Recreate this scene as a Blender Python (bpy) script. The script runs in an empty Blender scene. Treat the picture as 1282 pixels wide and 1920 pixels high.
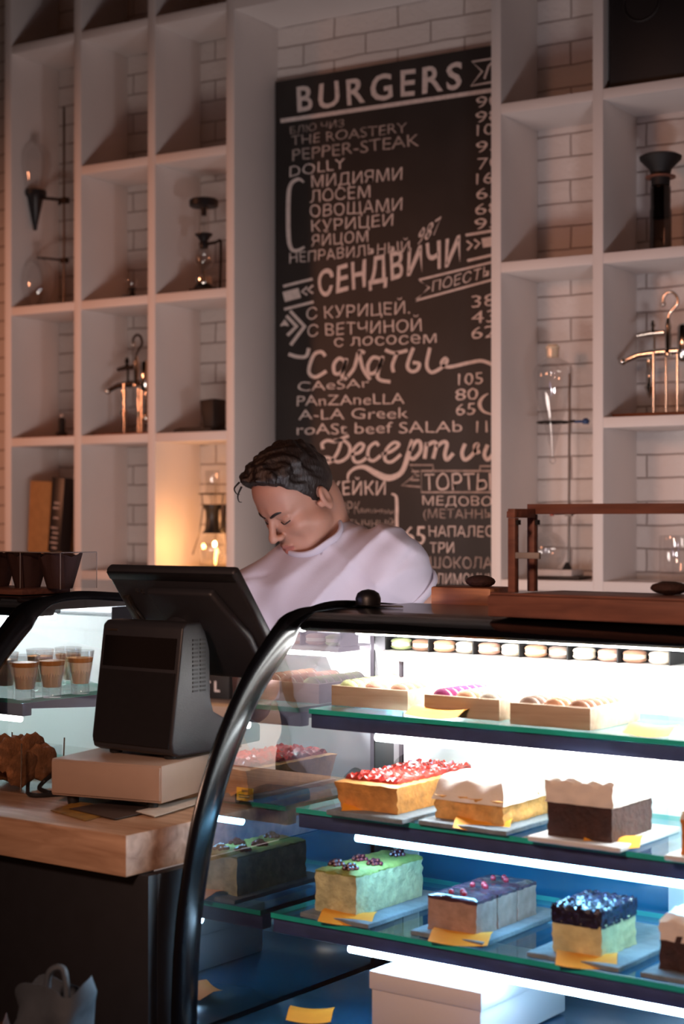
import bpy, bmesh, math, random
import numpy as np
from mathutils import Vector, Matrix

random.seed(7)
rng = np.random.default_rng(11)
SC = bpy.context.scene
COL = SC.collection
PI = math.pi
R = math.radians

# ------------------------------------------------------------------ camera
CAM_Z, FPX, YAW, HORIZON = 1.45, 3100.0, R(32), 975.0
cam_data = bpy.data.cameras.new('camera')
cam = bpy.data.objects.new('camera', cam_data)
COL.objects.link(cam)
cam.location = (0, 0, CAM_Z)
cam.rotation_euler = (PI / 2, 0, YAW)
cam_data.sensor_fit = 'HORIZONTAL'
cam_data.sensor_width = 24.0
cam_data.lens = FPX / 1282 * 24.0
cam_data.shift_y = (HORIZON - 960) / 1282
cam_data.dof.use_dof = True
cam_data.dof.focus_distance = 3.2
cam_data.dof.aperture_fstop = 4.0
cam_data.clip_start = 0.05
SC.camera = cam

SC.view_settings.view_transform = 'Standard'
SC.view_settings.look = 'None'
SC.view_settings.gamma = 1.0
SC.view_settings.exposure = 0.15
SC.view_settings.use_curve_mapping = False
SC.cycles.use_denoising = True
SC.cycles.max_bounces = 10
SC.cycles.transparent_max_bounces = 24
SC.cycles.sample_clamp_indirect = 6.0
SC.cycles.caustics_reflective = False
SC.cycles.caustics_refractive = False


def srgb(h):
    h = h.lstrip('#')
    c = [int(h[i:i + 2], 16) / 255 for i in (0, 2, 4)]
    return tuple(v / 12.92 if v <= 0.04045 else ((v + 0.055) / 1.055) ** 2.4 for v in c)


# ------------------------------------------------------------------ light
world = bpy.data.worlds.new('world')
SC.world = world
world.use_nodes = True
world.node_tree.nodes['Background'].inputs[0].default_value = (1.0, 0.40, 0.22, 1)
world.node_tree.nodes['Background'].inputs[1].default_value = 0.085


def lamp(name, kind, loc, target, power, color, size=0.3, size_y=None, angle=None, blend=0.6):
    d = bpy.data.lights.new(name, kind)
    d.energy, d.color = power, color
    if kind == 'AREA':
        d.size = size
        if size_y:
            d.shape, d.size_y = 'RECTANGLE', size_y
    else:
        d.shadow_soft_size = size
    if kind == 'SPOT':
        d.spot_size, d.spot_blend = angle, blend
    o = bpy.data.objects.new(name, d)
    COL.objects.link(o)
    o.location = loc
    o.rotation_euler = (Vector(target) - Vector(loc)).to_track_quat('-Z', 'Y').to_euler()
    return o


# warm spots of the room, hung in front of the bar, and unseen fills added behind the bar for the glow from below
lamp('warm_spot', 'SPOT', (-5.3, 1.4, 2.25), (-3.8, 4.6, 1.72), 175, (1.0, 0.36, 0.18), 0.25, angle=R(50), blend=1.0)
lamp('warm_spot', 'SPOT', (-2.75, 1.2, 2.35), (-2.0, 4.6, 1.75), 72, (1.0, 0.40, 0.22), 0.25, angle=R(46), blend=1.0)
lamp('warm_spot', 'SPOT', (-0.9, 0.0, 2.2), (-1.35, 2.2, 1.1), 135, (1.0, 0.60, 0.44), 0.15, angle=R(56), blend=1.0)
lamp('bar_fill_light', 'AREA', (-1.15, 2.70, 1.16), (-1.9, 4.5, 1.62), 30, (0.90, 0.84, 0.88), 0.9, 0.14)
lamp('bar_fill_light', 'AREA', (-2.6, 2.95, 1.12), (-3.3, 4.5, 1.55), 10, (0.98, 0.82, 0.76), 1.0, 0.25)

lamp('bar_fill_light', 'AREA', (-1.78, 2.69, 1.13), (-2.02, 3.15, 1.45), 0.55, (0.55, 0.70, 1.0), 0.5, 0.05)  # added fill that brightens the barman's face and shirt

# ------------------------------------------------------------------ photograph geometry: pixel -> place
FWD = Vector((-math.sin(YAW), math.cos(YAW), 0))
RGT = Vector((math.cos(YAW), math.sin(YAW), 0))
CAMP = Vector((0, 0, CAM_Z))
BAR_A = R(-4.5)                     # the bar stands at a small angle to the back wall
BAR_P = (-1.56, 2.05)
CA, SA = math.cos(BAR_A), math.sin(BAR_A)


def ray(px, py):
    return FWD + RGT * ((px - 641) / FPX) + Vector((0, 0, -(py - HORIZON) / FPX))


def at_y(px, py, y):
    d = ray(px, py)
    return CAMP + d * (y / d.y)


def at_z(px, py, z):
    d = ray(px, py)
    return CAMP + d * ((z - CAM_Z) / d.z)


def bar(u, v, z=0.0):               # bar frame -> world
    return Vector((BAR_P[0] + CA * u - SA * v, BAR_P[1] + SA * u + CA * v, z))


def unbar(p):
    dx, dy = p[0] - BAR_P[0], p[1] - BAR_P[1]
    return Vector((CA * dx + SA * dy, -SA * dx + CA * dy, p[2]))


def bar_z(px, py, z):
    return unbar(at_z(px, py, z))


def bar_v(px, py, v):
    d = ray(px, py)
    o = unbar(CAMP)
    t = (v - o.y) / (-SA * d.x + CA * d.y)
    return unbar(CAMP + d * t)


# ------------------------------------------------------------------ materials
def nt(name):
    m = bpy.data.materials.new(name)
    m.use_nodes = True
    t = m.node_tree
    return m, t, t.nodes['Principled BSDF'], t.nodes['Material Output']


def pm(name, col, rough=0.5, metal=0.0, vary=0.12, scale=30.0, bump=0.0, bscale=None, coat=0.0, emit=None, estr=0.0, spec=0.5, sss=0.0, stretch=None):
    """procedural surface: noise-varied colour, optional bump"""
    m, t, b, o = nt(name)
    c = srgb(col) if isinstance(col, str) else col
    tc = t.nodes.new('ShaderNodeTexCoord')
    src = tc.outputs['Object']
    if stretch:
        mp = t.nodes.new('ShaderNodeMapping')
        mp.inputs['Scale'].default_value = stretch
        t.links.new(src, mp.inputs[0])
        src = mp.outputs[0]
    n = t.nodes.new('ShaderNodeTexNoise')
    n.inputs['Scale'].default_value = scale
    n.inputs['Detail'].default_value = 4
    t.links.new(src, n.inputs['Vector'])
    r = t.nodes.new('ShaderNodeValToRGB')
    r.color_ramp.elements[0].position = 0.3
    r.color_ramp.elements[1].position = 0.7
    r.color_ramp.elements[0].color = tuple(v * (1 - vary) for v in c) + (1,)
    r.color_ramp.elements[1].color = tuple(min(1, v * (1 + vary)) for v in c) + (1,)
    t.links.new(n.outputs['Fac'], r.inputs[0])
    t.links.new(r.outputs[0], b.inputs['Base Color'])
    b.inputs['Roughness'].default_value = rough
    b.inputs['Metallic'].default_value = metal
    b.inputs['Specular IOR Level'].default_value = spec
    b.inputs['Coat Weight'].default_value = coat
    b.inputs['Coat Roughness'].default_value = 0.05
    if sss:
        b.inputs['Subsurface Weight'].default_value = sss
        b.inputs['Subsurface Radius'].default_value = (0.01, 0.004, 0.002)
    if emit:
        b.inputs['Emission Color'].default_value = tuple(emit) + (1,)
        b.inputs['Emission Strength'].default_value = estr
    if bump:
        n2 = t.nodes.new('ShaderNodeTexNoise')
        n2.inputs['Scale'].default_value = bscale or scale * 3
        n2.inputs['Detail'].default_value = 5
        t.links.new(src, n2.inputs['Vector'])
        bp = t.nodes.new('ShaderNodeBump')
        bp.inputs['Strength'].default_value = bump
        bp.inputs['Distance'].default_value = 0.004
        t.links.new(n2.outputs['Fac'], bp.inputs['Height'])
        t.links.new(bp.outputs[0], b.inputs['Normal'])
    return m


def thin_glass(name, tint=(0.96, 0.97, 0.97), ior=1.45, extra=0.0, rough=0.0, gl=(1, 1, 1)):
    """clear thin pane: transmitted light plus Fresnel reflection (extra = silvering)"""
    m, t, b, o = nt(name)
    t.nodes.remove(b)
    tr = t.nodes.new('ShaderNodeBsdfTransparent')
    tr.inputs[0].default_value = tint + (1,)
    g = t.nodes.new('ShaderNodeBsdfGlossy')
    g.inputs['Color'].default_value = gl + (1,)
    g.inputs['Roughness'].default_value = rough
    f = t.nodes.new('ShaderNodeFresnel')
    ge = t.nodes.new('ShaderNodeNewGeometry')
    im = t.nodes.new('ShaderNodeMapRange')          # a pane has two equal faces: same reflection from either side
    im.inputs['To Min'].default_value, im.inputs['To Max'].default_value = ior, 1 / ior
    t.links.new(ge.outputs['Backfacing'], im.inputs['Value'])
    t.links.new(im.outputs[0], f.inputs[0])
    a = t.nodes.new('ShaderNodeMath')
    a.operation = 'ADD'
    a.use_clamp = True
    a.inputs[1].default_value = extra
    mx = t.nodes.new('ShaderNodeMixShader')
    t.links.new(f.outputs[0], a.inputs[0])
    t.links.new(a.outputs[0], mx.inputs[0])
    t.links.new(tr.outputs[0], mx.inputs[1])
    t.links.new(g.outputs[0], mx.inputs[2])
    t.links.new(mx.outputs[0], o.inputs[0])
    return m


def emitter(name, col, strength):
    m, t, b, o = nt(name)
    t.nodes.remove(b)
    e = t.nodes.new('ShaderNodeEmission')
    e.inputs[0].default_value = tuple(col) + (1,)
    e.inputs[1].default_value = strength
    t.links.new(e.outputs[0], o.inputs[0])
    return m


def brick_mat(name, col, mortar):
    m, t, b, o = nt(name)
    tc = t.nodes.new('ShaderNodeTexCoord')
    sp = t.nodes.new('ShaderNodeSeparateXYZ')
    cb = t.nodes.new('ShaderNodeCombineXYZ')
    t.links.new(tc.outputs['Object'], sp.inputs[0])
    t.links.new(sp.outputs['X'], cb.inputs['X'])
    t.links.new(sp.outputs['Z'], cb.inputs['Y'])
    nz = t.nodes.new('ShaderNodeTexNoise')
    nz.inputs['Scale'].default_value = 9
    nz.inputs['Detail'].default_value = 3
    t.links.new(cb.outputs[0], nz.inputs['Vector'])
    ad = t.nodes.new('ShaderNodeMixRGB')
    ad.blend_type = 'ADD'
    ad.inputs[0].default_value = 0.012
    t.links.new(cb.outputs[0], ad.inputs[1])
    t.links.new(nz.outputs['Color'], ad.inputs[2])
    br = t.nodes.new('ShaderNodeTexBrick')
    br.inputs['Scale'].default_value = 1.0
    br.inputs['Mortar Size'].default_value = 0.0035
    br.inputs['Mortar Smooth'].default_value = 0.6
    br.inputs['Brick Width'].default_value = 0.25
    br.inputs['Row Height'].default_value = 0.072
    br.inputs['Color1'].default_value = srgb(col) + (1,)
    br.inputs['Color2'].default_value = tuple(v * 0.92 for v in srgb(col)) + (1,)
    br.inputs['Mortar'].default_value = srgb(mortar) + (1,)
    t.links.new(ad.outputs[0], br.inputs['Vector'])
    t.links.new(br.outputs['Color'], b.inputs['Base Color'])
    n2 = t.nodes.new('ShaderNodeTexNoise')
    n2.inputs['Scale'].default_value = 45
    n2.inputs['Detail'].default_value = 6
    t.links.new(cb.outputs[0], n2.inputs['Vector'])
    mm = t.nodes.new('ShaderNodeMath')
    mm.operation = 'MULTIPLY_ADD'
    mm.inputs[1].default_value = -1.0
    t.links.new(br.outputs['Fac'], mm.inputs[0])
    t.links.new(n2.outputs['Fac'], mm.inputs[2])
    bp = t.nodes.new('ShaderNodeBump')
    bp.inputs['Strength'].default_value = 0.8
    bp.inputs['Distance'].default_value = 0.006
    t.links.new(mm.outputs[0], bp.inputs['Height'])
    t.links.new(bp.outputs[0], b.inputs['Normal'])
    b.inputs['Roughness'].default_value = 0.6
    return m


def wood(name, c1, c2, rough=0.5, scale=9.0, stretch=(1, 8, 8)):
    m, t, b, o = nt(name)
    tc = t.nodes.new('ShaderNodeTexCoord')
    mp = t.nodes.new('ShaderNodeMapping')
    mp.inputs['Scale'].default_value = stretch
    t.links.new(tc.outputs['Object'], mp.inputs[0])
    n = t.nodes.new('ShaderNodeTexNoise')
    n.inputs['Scale'].default_value = scale
    n.inputs['Detail'].default_value = 6
    n.inputs['Distortion'].default_value = 0.6
    t.links.new(mp.outputs[0], n.inputs['Vector'])
    r = t.nodes.new('ShaderNodeValToRGB')
    r.color_ramp.elements[0].position = 0.32
    r.color_ramp.elements[1].position = 0.68
    r.color_ramp.elements[0].color = srgb(c1) + (1,)
    r.color_ramp.elements[1].color = srgb(c2) + (1,)
    t.links.new(n.outputs['Fac'], r.inputs[0])
    t.links.new(r.outputs[0], b.inputs['Base Color'])
    b.inputs['Roughness'].default_value = rough
    bp = t.nodes.new('ShaderNodeBump')
    bp.inputs['Strength'].default_value = 0.15
    bp.inputs['Distance'].default_value = 0.002
    t.links.new(n.outputs['Fac'], bp.inputs['Height'])
    t.links.new(bp.outputs[0], b.inputs['Normal'])
    return m


M = {}
M['white'] = pm('white_board', '#e4dedb', 0.55, vary=0.03, scale=4)
M['brick'] = brick_mat('white_brick', '#dcd5d1', '#aa9d97')
M['dark_wall'] = pm('dark_plaster', '#2a2422', 0.8)
M['floor'] = pm('dark_floor', '#2b2522', 0.5, bump=0.2)
M['ceil'] = pm('dark_ceiling', '#1d1b1c', 0.8)
M['slate_board'] = pm('chalkboard', '#2b2726', 0.62, vary=0.25, scale=5)
M['chalk'] = pm('chalk_paint', '#d8cbc6', 0.85, vary=0.12, scale=60)
M['chalk_dim'] = pm('chalk_paint_faint', '#a89a94', 0.9, vary=0.35, scale=40)
M['black_gloss'] = pm('black_gloss', '#08080b', 0.22, vary=0.02, spec=0.22)
M['black'] = pm('black_plastic', '#17171b', 0.42, vary=0.1, scale=90)
M['pos_black'] = pm('terminal_plastic', '#2b2b30', 0.45, vary=0.05, bump=0.15, bscale=700)
M['screen'] = pm('screen_glass', '#0c0c0f', 0.08, vary=0.02)
M['navy'] = pm('dark_rail', '#4a5680', 0.3, metal=0.3)
M['counter_front'] = pm('counter_front', '#17181d', 0.5)
M['blue_panel'] = pm('blue_rear_panel', '#1f6088', 0.12, vary=0.1, scale=6, spec=0.8)
M['deck_blue'] = pm('dark_blue_deck', '#17405e', 0.18, vary=0.1, scale=6, spec=0.7)
M['alu'] = pm('aluminium', '#c3c8cc', 0.3, metal=0.8, vary=0.05)
M['door_white'] = pm('door_panel', '#dfe6e6', 0.45, vary=0.03, scale=5)
M['slab'] = wood('light_oak_top', '#8f6c53', '#b8957a', 0.45, 7, (1, 7, 7))
M['box_wood'] = wood('ply_box', '#b39a80', '#ccb69c', 0.55, 9, (1, 9, 9))
M['tray_wood'] = wood('red_brown_wood', '#6b4439', '#875848', 0.5, 10, (1, 8, 8))
M['till_wood'] = pm('cream_laminate', '#a48c7c', 0.45, vary=0.03)
M['base_wood'] = wood('stand_base_wood', '#6b3a1f', '#8a5230', 0.5, 9)
M['kraft'] = pm('kraft_card', '#a27a4c', 0.8, bump=0.1)
M['brown_paper'] = pm('brown_tulip_paper', '#4a2f29', 0.75, bump=0.3, bscale=80)
M['pane'] = thin_glass('pane_glass', (0.97, 0.985, 0.985), 1.35)
M['end_pane'] = thin_glass('end_pane_glass', (0.97, 0.98, 0.98), 1.5, 0.32, gl=(0.95, 0.98, 1.0))
M['shelf_glass'] = thin_glass('shelf_glass', (0.80, 0.90, 0.90), 1.5, 0.04)
M['glass_edge'] = pm('glass_edge_green', '#22b8a6', 0.3, vary=0.1, coat=0.5)  # glass green, brightened to stand in for light piped to the edge
M['flask'] = thin_glass('laboratory_glass', (0.90, 0.90, 0.90), 1.6, 0.03)
M['acrylic'] = thin_glass('acrylic', (0.95, 0.96, 0.97), 1.25)
M['acrylic_edge'] = pm('acrylic_edge', '#9a938f', 0.3)
M['chrome'] = pm('polished_steel', '#d6d0c8', 0.12, metal=1.0, vary=0.02)
M['steel'] = pm('brushed_steel', '#6d6560', 0.35, metal=0.9)
M['dark_steel'] = pm('dark_steel', '#2c2624', 0.4, metal=0.7)
M['rubber'] = pm('black_rubber', '#121113', 0.6)
M['blue'] = pm('blue_knob', '#23406e', 0.4)
M['red'] = pm('red_clip', '#a3402c', 0.5)
M['grey_base'] = pm('pale_base', '#b8aca6', 0.5)
M['cream'] = pm('cream_dessert', '#f0dcc0', 0.5, vary=0.05, sss=0.4)
M['led_dim'] = emitter('led_dim', (0.95, 1.0, 0.92), 14)
M['caramel'] = pm('caramel_layer', '#c98a4a', 0.4)
M['slate'] = pm('slate_plate', '#7a878e', 0.6, vary=0.2, scale=40, bump=0.4, bscale=160)
M['marble'] = pm('pale_plate', '#d9d8d6', 0.5, vary=0.08, scale=20)
M['card'] = pm('yellow_card', '#f2a836', 0.6, vary=0.04)
M['yellow_tag'] = pm('yellow_tag', '#e3c53a', 0.6, vary=0.03)
M['ink'] = pm('tag_ink', '#5b6f52', 0.7)
M['led_white'] = emitter('led_white', (0.93, 0.98, 1.0), 75)
M['led_top'] = emitter('led_top', (1.0, 0.98, 0.95), 85)
M['led_cool'] = emitter('led_cool', (0.24, 0.62, 1.0), 50)
M['led_blue'] = emitter('led_blue', (0.45, 0.72, 1.0), 60)
M['screen_on'] = emitter('lit_screen', (0.62, 0.55, 1.0), 2.6)
M['filament'] = emitter('filament', (1.0, 0.50, 0.16), 60)
M['skin'] = pm('skin', '#ab7f6c', 0.5, vary=0.06, scale=25, sss=0.12, bump=0.06, bscale=300)
M['lips'] = pm('lips', '#a0655a', 0.45)
M['hair'] = pm('dark_hair', '#1d1512', 0.5, vary=0.35, scale=60, bump=0.8, bscale=140, stretch=(1, 1, 0.35))
M['shirt'] = pm('cotton_shirt', '#b9b3bf', 0.85, vary=0.04, scale=12, bump=0.15, bscale=500)
M['trousers'] = pm('dark_trousers', '#23242a', 0.85)
M['bag'] = pm('grey_bag', '#3d444c', 0.6, bump=0.4, bscale=14)
M['speaker'] = pm('speaker_black', '#0d0e13', 0.55)
M['speaker_cone'] = pm('speaker_cone', '#1d1a1b', 0.5)
M['paper'] = pm('white_paper', '#c7bdb2', 0.7)


# ------------------------------------------------------------------ mesh helpers
class MB:
    def __init__(s):
        s.v, s.f, s.m = [], [], []

    def add(s, vs, fs, mi=0):
        o = len(s.v)
        s.v += [tuple(p) for p in vs]
        s.f += [tuple(i + o for i in f) for f in fs]
        s.m += [mi] * len(fs)
        return s

    def box(s, x0, x1, y0, y1, z0, z1, mi=0):
        vs = [(x, y, z) for z in (z0, z1) for y in (y0, y1) for x in (x0, x1)]
        return s.add(vs, [(0, 2, 3, 1), (4, 5, 7, 6), (0, 1, 5, 4), (2, 6, 7, 3), (0, 4, 6, 2), (1, 3, 7, 5)], mi)

    def prism(s, poly, axis, a, b, mi=0):
        """poly of 2-D points extruded along axis ('x': poly is (y,z); 'y': (x,z); 'z': (x,y))"""
        n = len(poly)
        put = {'x': lambda p, t: (t, p[0], p[1]), 'y': lambda p, t: (p[0], t, p[1]), 'z': lambda p, t: (p[0], p[1], t)}[axis]
        vs = [put(p, a) for p in poly] + [put(p, b) for p in poly]
        fs = [tuple(range(n))[::-1], tuple(range(n, 2 * n))] + [(i, (i + 1) % n, n + (i + 1) % n, n + i) for i in range(n)]
        return s.add(vs, fs, mi)

    def lathe(s, prof, c=(0, 0, 0), n=28, mi=0, cap=True, sx=1.0, sy=1.0):
        vs, fs = [], []
        for r, z in prof:
            for k in range(n):
                a = 2 * PI * k / n
                vs.append((c[0] + r * sx * math.cos(a), c[1] + r * sy * math.sin(a), c[2] + z))
        for i in range(len(prof) - 1):
            for k in range(n):
                k2 = (k + 1) % n
                fs.append((i * n + k, i * n + k2, (i + 1) * n + k2, (i + 1) * n + k))
        if cap:
            fs.append(tuple(range(n))[::-1])
            fs.append(tuple((len(prof) - 1) * n + k for k in range(n)))
        return s.add(vs, fs, mi)

    def tube(s, pts, r, n=10, mi=0, sec=None, closed=False):
        """r is one radius or a list; sec=(a,b) stretches the section"""
        P = [Vector(p) for p in pts]
        m = len(P)
        rs = r if isinstance(r, (list, tuple)) else [r] * m
        vs, fs = [], []
        up = None
        for i, p in enumerate(P):
            if closed:
                t = (P[(i + 1) % m] - P[i - 1]).normalized()
            else:
                t = (P[min(i + 1, m - 1)] - P[max(i - 1, 0)]).normalized()
            if up is None:
                up = Vector((0, 0, 1)) if abs(t.z) < 0.9 else Vector((1, 0, 0))
            a = up.cross(t).normalized()
            b = t.cross(a).normalized()
            up = b
            for k in range(n):
                w = 2 * PI * k / n
                ka, kb = (sec or (1, 1))
                vs.append(p + a * (math.cos(w) * rs[i] * ka) + b * (math.sin(w) * rs[i] * kb))
        for i in range(m if closed else m - 1):
            j = (i + 1) % m
            for k in range(n):
                k2 = (k + 1) % n
                fs.append((i * n + k, i * n + k2, j * n + k2, j * n + k))
        if not closed:
            fs.append(tuple(range(n))[::-1])
            fs.append(tuple((m - 1) * n + k for k in range(n)))
        return s.add(vs, fs, mi)

    def ball(s, c, r, n=14, mi=0):
        rx, ry, rz = r if isinstance(r, (list, tuple)) else (r, r, r)
        prof = [(math.sin(PI * i / (n // 2)), -math.cos(PI * i / (n // 2))) for i in range(n // 2 + 1)]
        vs, fs = [], []
        for a, z in prof:
            a = max(a, 1e-3)
            for k in range(n):
                w = 2 * PI * k / n
                vs.append((c[0] + rx * a * math.cos(w), c[1] + ry * a * math.sin(w), c[2] + rz * z))
        L = len(prof)
        for i in range(L - 1):
            for k in range(n):
                k2 = (k + 1) % n
                fs.append((i * n + k, i * n + k2, (i + 1) * n + k2, (i + 1) * n + k))
        fs.append(tuple(range(n))[::-1])
        fs.append(tuple((L - 1) * n + k for k in range(n)))
        return s.add(vs, fs, mi)

    def sheet(s, fn, nu, nv, mi=0):
        vs = [fn(i / nu, j / nv) for j in range(nv + 1) for i in range(nu + 1)]
        fs = [(j * (nu + 1) + i, j * (nu + 1) + i + 1, (j + 1) * (nu + 1) + i + 1, (j + 1) * (nu + 1) + i) for j in range(nv) for i in range(nu)]
        return s.add(vs, fs, mi)

    def mesh(s, name, mats, smooth=True, bevel=0.0, angle=40, seg=2, thick=0.0):
        me = bpy.data.meshes.new(name)
        me.from_pydata(s.v, [], s.f)
        for m in (mats if isinstance(mats, (list, tuple)) else [mats]):
            me.materials.append(m)
        for p, mi in zip(me.polygons, s.m):
            p.material_index = mi
        bm = bmesh.new()
        bm.from_mesh(me)
        if bevel:
            es = [e for e in bm.edges if len(e.link_faces) == 2 and e.calc_face_angle(0) > R(30)]
            bmesh.ops.bevel(bm, geom=es, offset=bevel, segments=seg, affect='EDGES', profile=0.5, clamp_overlap=True)
        if thick:
            bmesh.ops.solidify(bm, geom=bm.faces[:], thickness=thick)
        bmesh.ops.recalc_face_normals(bm, faces=bm.faces[:])
        for f in bm.faces:
            f.smooth = smooth
        for e in bm.edges:
            if len(e.link_faces) == 2 and e.calc_face_angle(0) > R(angle):
                e.smooth = False
        bm.to_mesh(me)
        bm.free()
        return me


def place(o, parent=None, loc=None, rz=0.0):
    COL.objects.link(o)
    if parent:
        o.parent = parent
    if loc is not None:
        o.location = loc
    if rz:
        o.rotation_euler = (0, 0, rz)
    return o


def tag(o, label, cat, group=None, kind=None):
    o['label'], o['category'] = label, cat
    if group:
        o['group'] = group
    if kind:
        o['kind'] = kind
    return o


def empty(name, label, cat, loc, rz=0.0, group=None):
    o = bpy.data.objects.new(name, None)
    o.empty_display_size = 0.05
    place(o, None, loc, rz)
    return tag(o, label, cat, group)


def part(name, mb, mats, parent, label=None, loc=None, **k):
    o = place(bpy.data.objects.new(name, mb.mesh(name, mats, **k)), parent, loc)
    if label:
        o['label'] = label
    return o


def solo(name, mb, mats, label, cat, loc=(0, 0, 0), rz=0.0, group=None, **k):
    o = place(bpy.data.objects.new(name, mb.mesh(name, mats, **k)), None, loc, rz)
    return tag(o, label, cat, group)


def struct(name, mb, mats, **k):
    o = place(bpy.data.objects.new(name, mb.mesh(name, mats, **k)))
    o['kind'] = 'structure'
    return o


def copy_thing(o, loc, rz=None, label=None, group=None):
    c = o.copy()
    COL.objects.link(c)
    c.location = loc
    if rz is not None:
        c.rotation_euler = (0, 0, rz)
    if label:
        c['label'] = label
    if group:
        c['group'] = group
    for ch in [x for x in bpy.data.objects if x.parent == o]:
        d = ch.copy()
        COL.objects.link(d)
        d.parent = c
        for g in [x for x in bpy.data.objects if x.parent == ch]:
            e = g.copy()
            COL.objects.link(e)
            e.parent = d
    return c


def spline(pts, n=8, closed=False):
    P = [Vector(p) for p in pts]
    out = []
    m = len(P)
    for i in range(m if closed else m - 1):
        if closed:
            p0, p1, p2, p3 = P[i - 1], P[i], P[(i + 1) % m], P[(i + 2) % m]
        else:
            p0, p1, p2, p3 = P[max(i - 1, 0)], P[i], P[i + 1], P[min(i + 2, m - 1)]
        for k in range(n):
            t = k / n
            out.append(0.5 * ((2 * p1) + (p2 - p0) * t + (2 * p0 - 5 * p1 + 4 * p2 - p3) * t * t + (3 * p1 - p0 - 3 * p2 + p3) * t ** 3))
    if not closed:
        out.append(P[-1])
    return out


def wob(p, s=1.0, seed=0.0):
    """cheap smooth 3-D noise in -1..1"""
    x, y, z = (p[0] * s + seed, p[1] * s + seed * 1.7, p[2] * s - seed)
    return (math.sin(x * 1.7 + 1.3 * math.sin(y * 2.1 + z)) + math.sin(y * 2.3 + 1.1 * math.sin(z * 1.9 + x)) + math.sin(z * 2.9 + 1.2 * math.sin(x * 1.5 + y * 0.7))) / 3


# ------------------------------------------------------------------ room
WALL_F, WALL_B = 4.5, 4.76           # shelf fronts / brick behind
struct('floor', MB().box(-6.2, 3.5, -1.5, 5.0, -0.1, 0), M['floor'])
struct('wall_back', MB().box(-6.2, 3.5, WALL_B, 4.96, 0, 3.9), M['brick'])
struct('wall_left', MB().box(-6.4, -6.2, -1.5, 4.96, 0, 3.9), M['dark_wall'])
struct('ceiling', MB().box(-6.4, 3.5, -1.5, 4.96, 3.9, 4.0), M['ceil'])

PITCH = 0.335
ZS = [3.19, 2.71, 2.23, 1.75, 1.27, 0.79, 0.31]
TH, BT = 0.033, 0.031
X0 = -4.2585
XL = [X0 + PITCH * i for i in range(4)]            # -4.2585 ... -3.2535
XR = [-2.2615, -1.9295, -1.5945, -1.2595]


def unit(name, label, xs, missing, top):
    e = empty(name, label, 'shelving unit', (xs[0], WALL_F, 0))
    for x in xs:
        part('upright', MB().box(x - TH / 2 - xs[0], x + TH / 2 - xs[0], 0, WALL_B - WALL_F, 0, top), M['white'], e, bevel=0.0015)
    for ci in range(len(xs) - 1):
        for zi, z in enumerate(ZS):
            if (ci, zi) in missing:
                continue
            part('shelf', MB().box(xs[ci] + TH / 2 - xs[0], xs[ci + 1] - TH / 2 - xs[0], 0.001, WALL_B - WALL_F, z - BT, z), M['white'], e, bevel=0.001)
    return e


unit('shelving_unit', 'white cube shelving full of glass brewing gear, left of the chalkboard', XL, {(0, 1)}, 3.85)
unit('shelving_unit', 'white cube shelving, right of the chalkboard, behind the pastry case', XR, {(0, 3)}, 3.85)
struct('trim_1', MB().box(XL[3] + TH / 2 + .001, XR[0] - TH / 2 - .001, WALL_F + .001, WALL_B - .001, 3.19 - BT, 3.19), M['white'])
struct('trim_2', MB().box(XL[3] + TH / 2 + .001, XR[0] - TH / 2 - .001, WALL_F + .002, WALL_F + 0.03, 3.19, 3.85), M['white'])

# ------------------------------------------------------------------ chalkboard
BY = WALL_B - 0.022
bx0, bx1 = XL[3] + TH / 2 + 0.004, XR[0] - 0.03
bz0, bz1 = at_y(922, 1125, BY).z, at_y(720, 119, BY).z
board = solo('chalkboard', MB().box(bx0 - bx0, bx1 - bx0, 0, 0.020, bz0 - bz0, bz1 - bz0), M['slate_board'],
             'tall black menu chalkboard with white hand lettering on the brick wall', 'chalkboard', loc=(bx0, BY, bz0), bevel=0.001)


def bp(px, py):
    p = at_y(px, py, BY)
    return Vector((p.x - bx0, -0.0009, p.z - bz0))


def cap_height():
    cu = bpy.data.curves.new('t', 'FONT')
    cu.body = 'H'
    ob = bpy.data.objects.new('t', cu)
    COL.objects.link(ob)
    me = bpy.data.meshes.new_from_object(ob.evaluated_get(bpy.context.evaluated_depsgraph_get()))
    h = max(v.co.y for v in me.vertices)
    bpy.data.objects.remove(ob)
    bpy.data.meshes.remove(me)
    return h


CAP = cap_height()
print('CAP', CAP)


def chalk_text(s, p0, p1, hpx, mat='chalk', name='lettering', bold=0.0, slant=0.0, space=1.0):
    """one written line: baseline from pixel p0 to p1, cap height hpx"""
    cu = bpy.data.curves.new('t', 'FONT')
    cu.body = s
    cu.size = 1.0
    cu.resolution_u = 3
    cu.space_character = space
    cu.offset = bold * 0.35 - 0.006
    ob = bpy.data.objects.new('t', cu)
    COL.objects.link(ob)
    dg = bpy.context.evaluated_depsgraph_get()
    me = bpy.data.meshes.new_from_object(ob.evaluated_get(dg))
    bpy.data.objects.remove(ob)
    vs = np.array([v.co[:] for v in me.vertices])
    fs = [tuple(p.vertices) for p in me.polygons]
    bpy.data.meshes.remove(me)
    x0, x1 = vs[:, 0].min(), vs[:, 0].max()
    cap = CAP
    A, B = bp(*p0), bp(*p1)
    h = (bp(p0[0], p0[1] - hpx * (1.0 if hpx > 29 else 0.86)) - A).z
    mb = MB()
    pts = []
    for x, y, _ in vs:
        t = (x - x0) / (x1 - x0)
        q = A + (B - A) * t
        w = 0.0016 * math.sin(23 * t + y * 5 + len(s)) * (h / 0.05)
        pts.append((q.x + slant * (y / cap) * h + w, q.y, q.z + y / cap * h + 0.0012 * math.sin(31 * t + len(s))))
    mb.add(pts, fs)
    return part(name, mb, M[mat], board, smooth=False)


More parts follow.
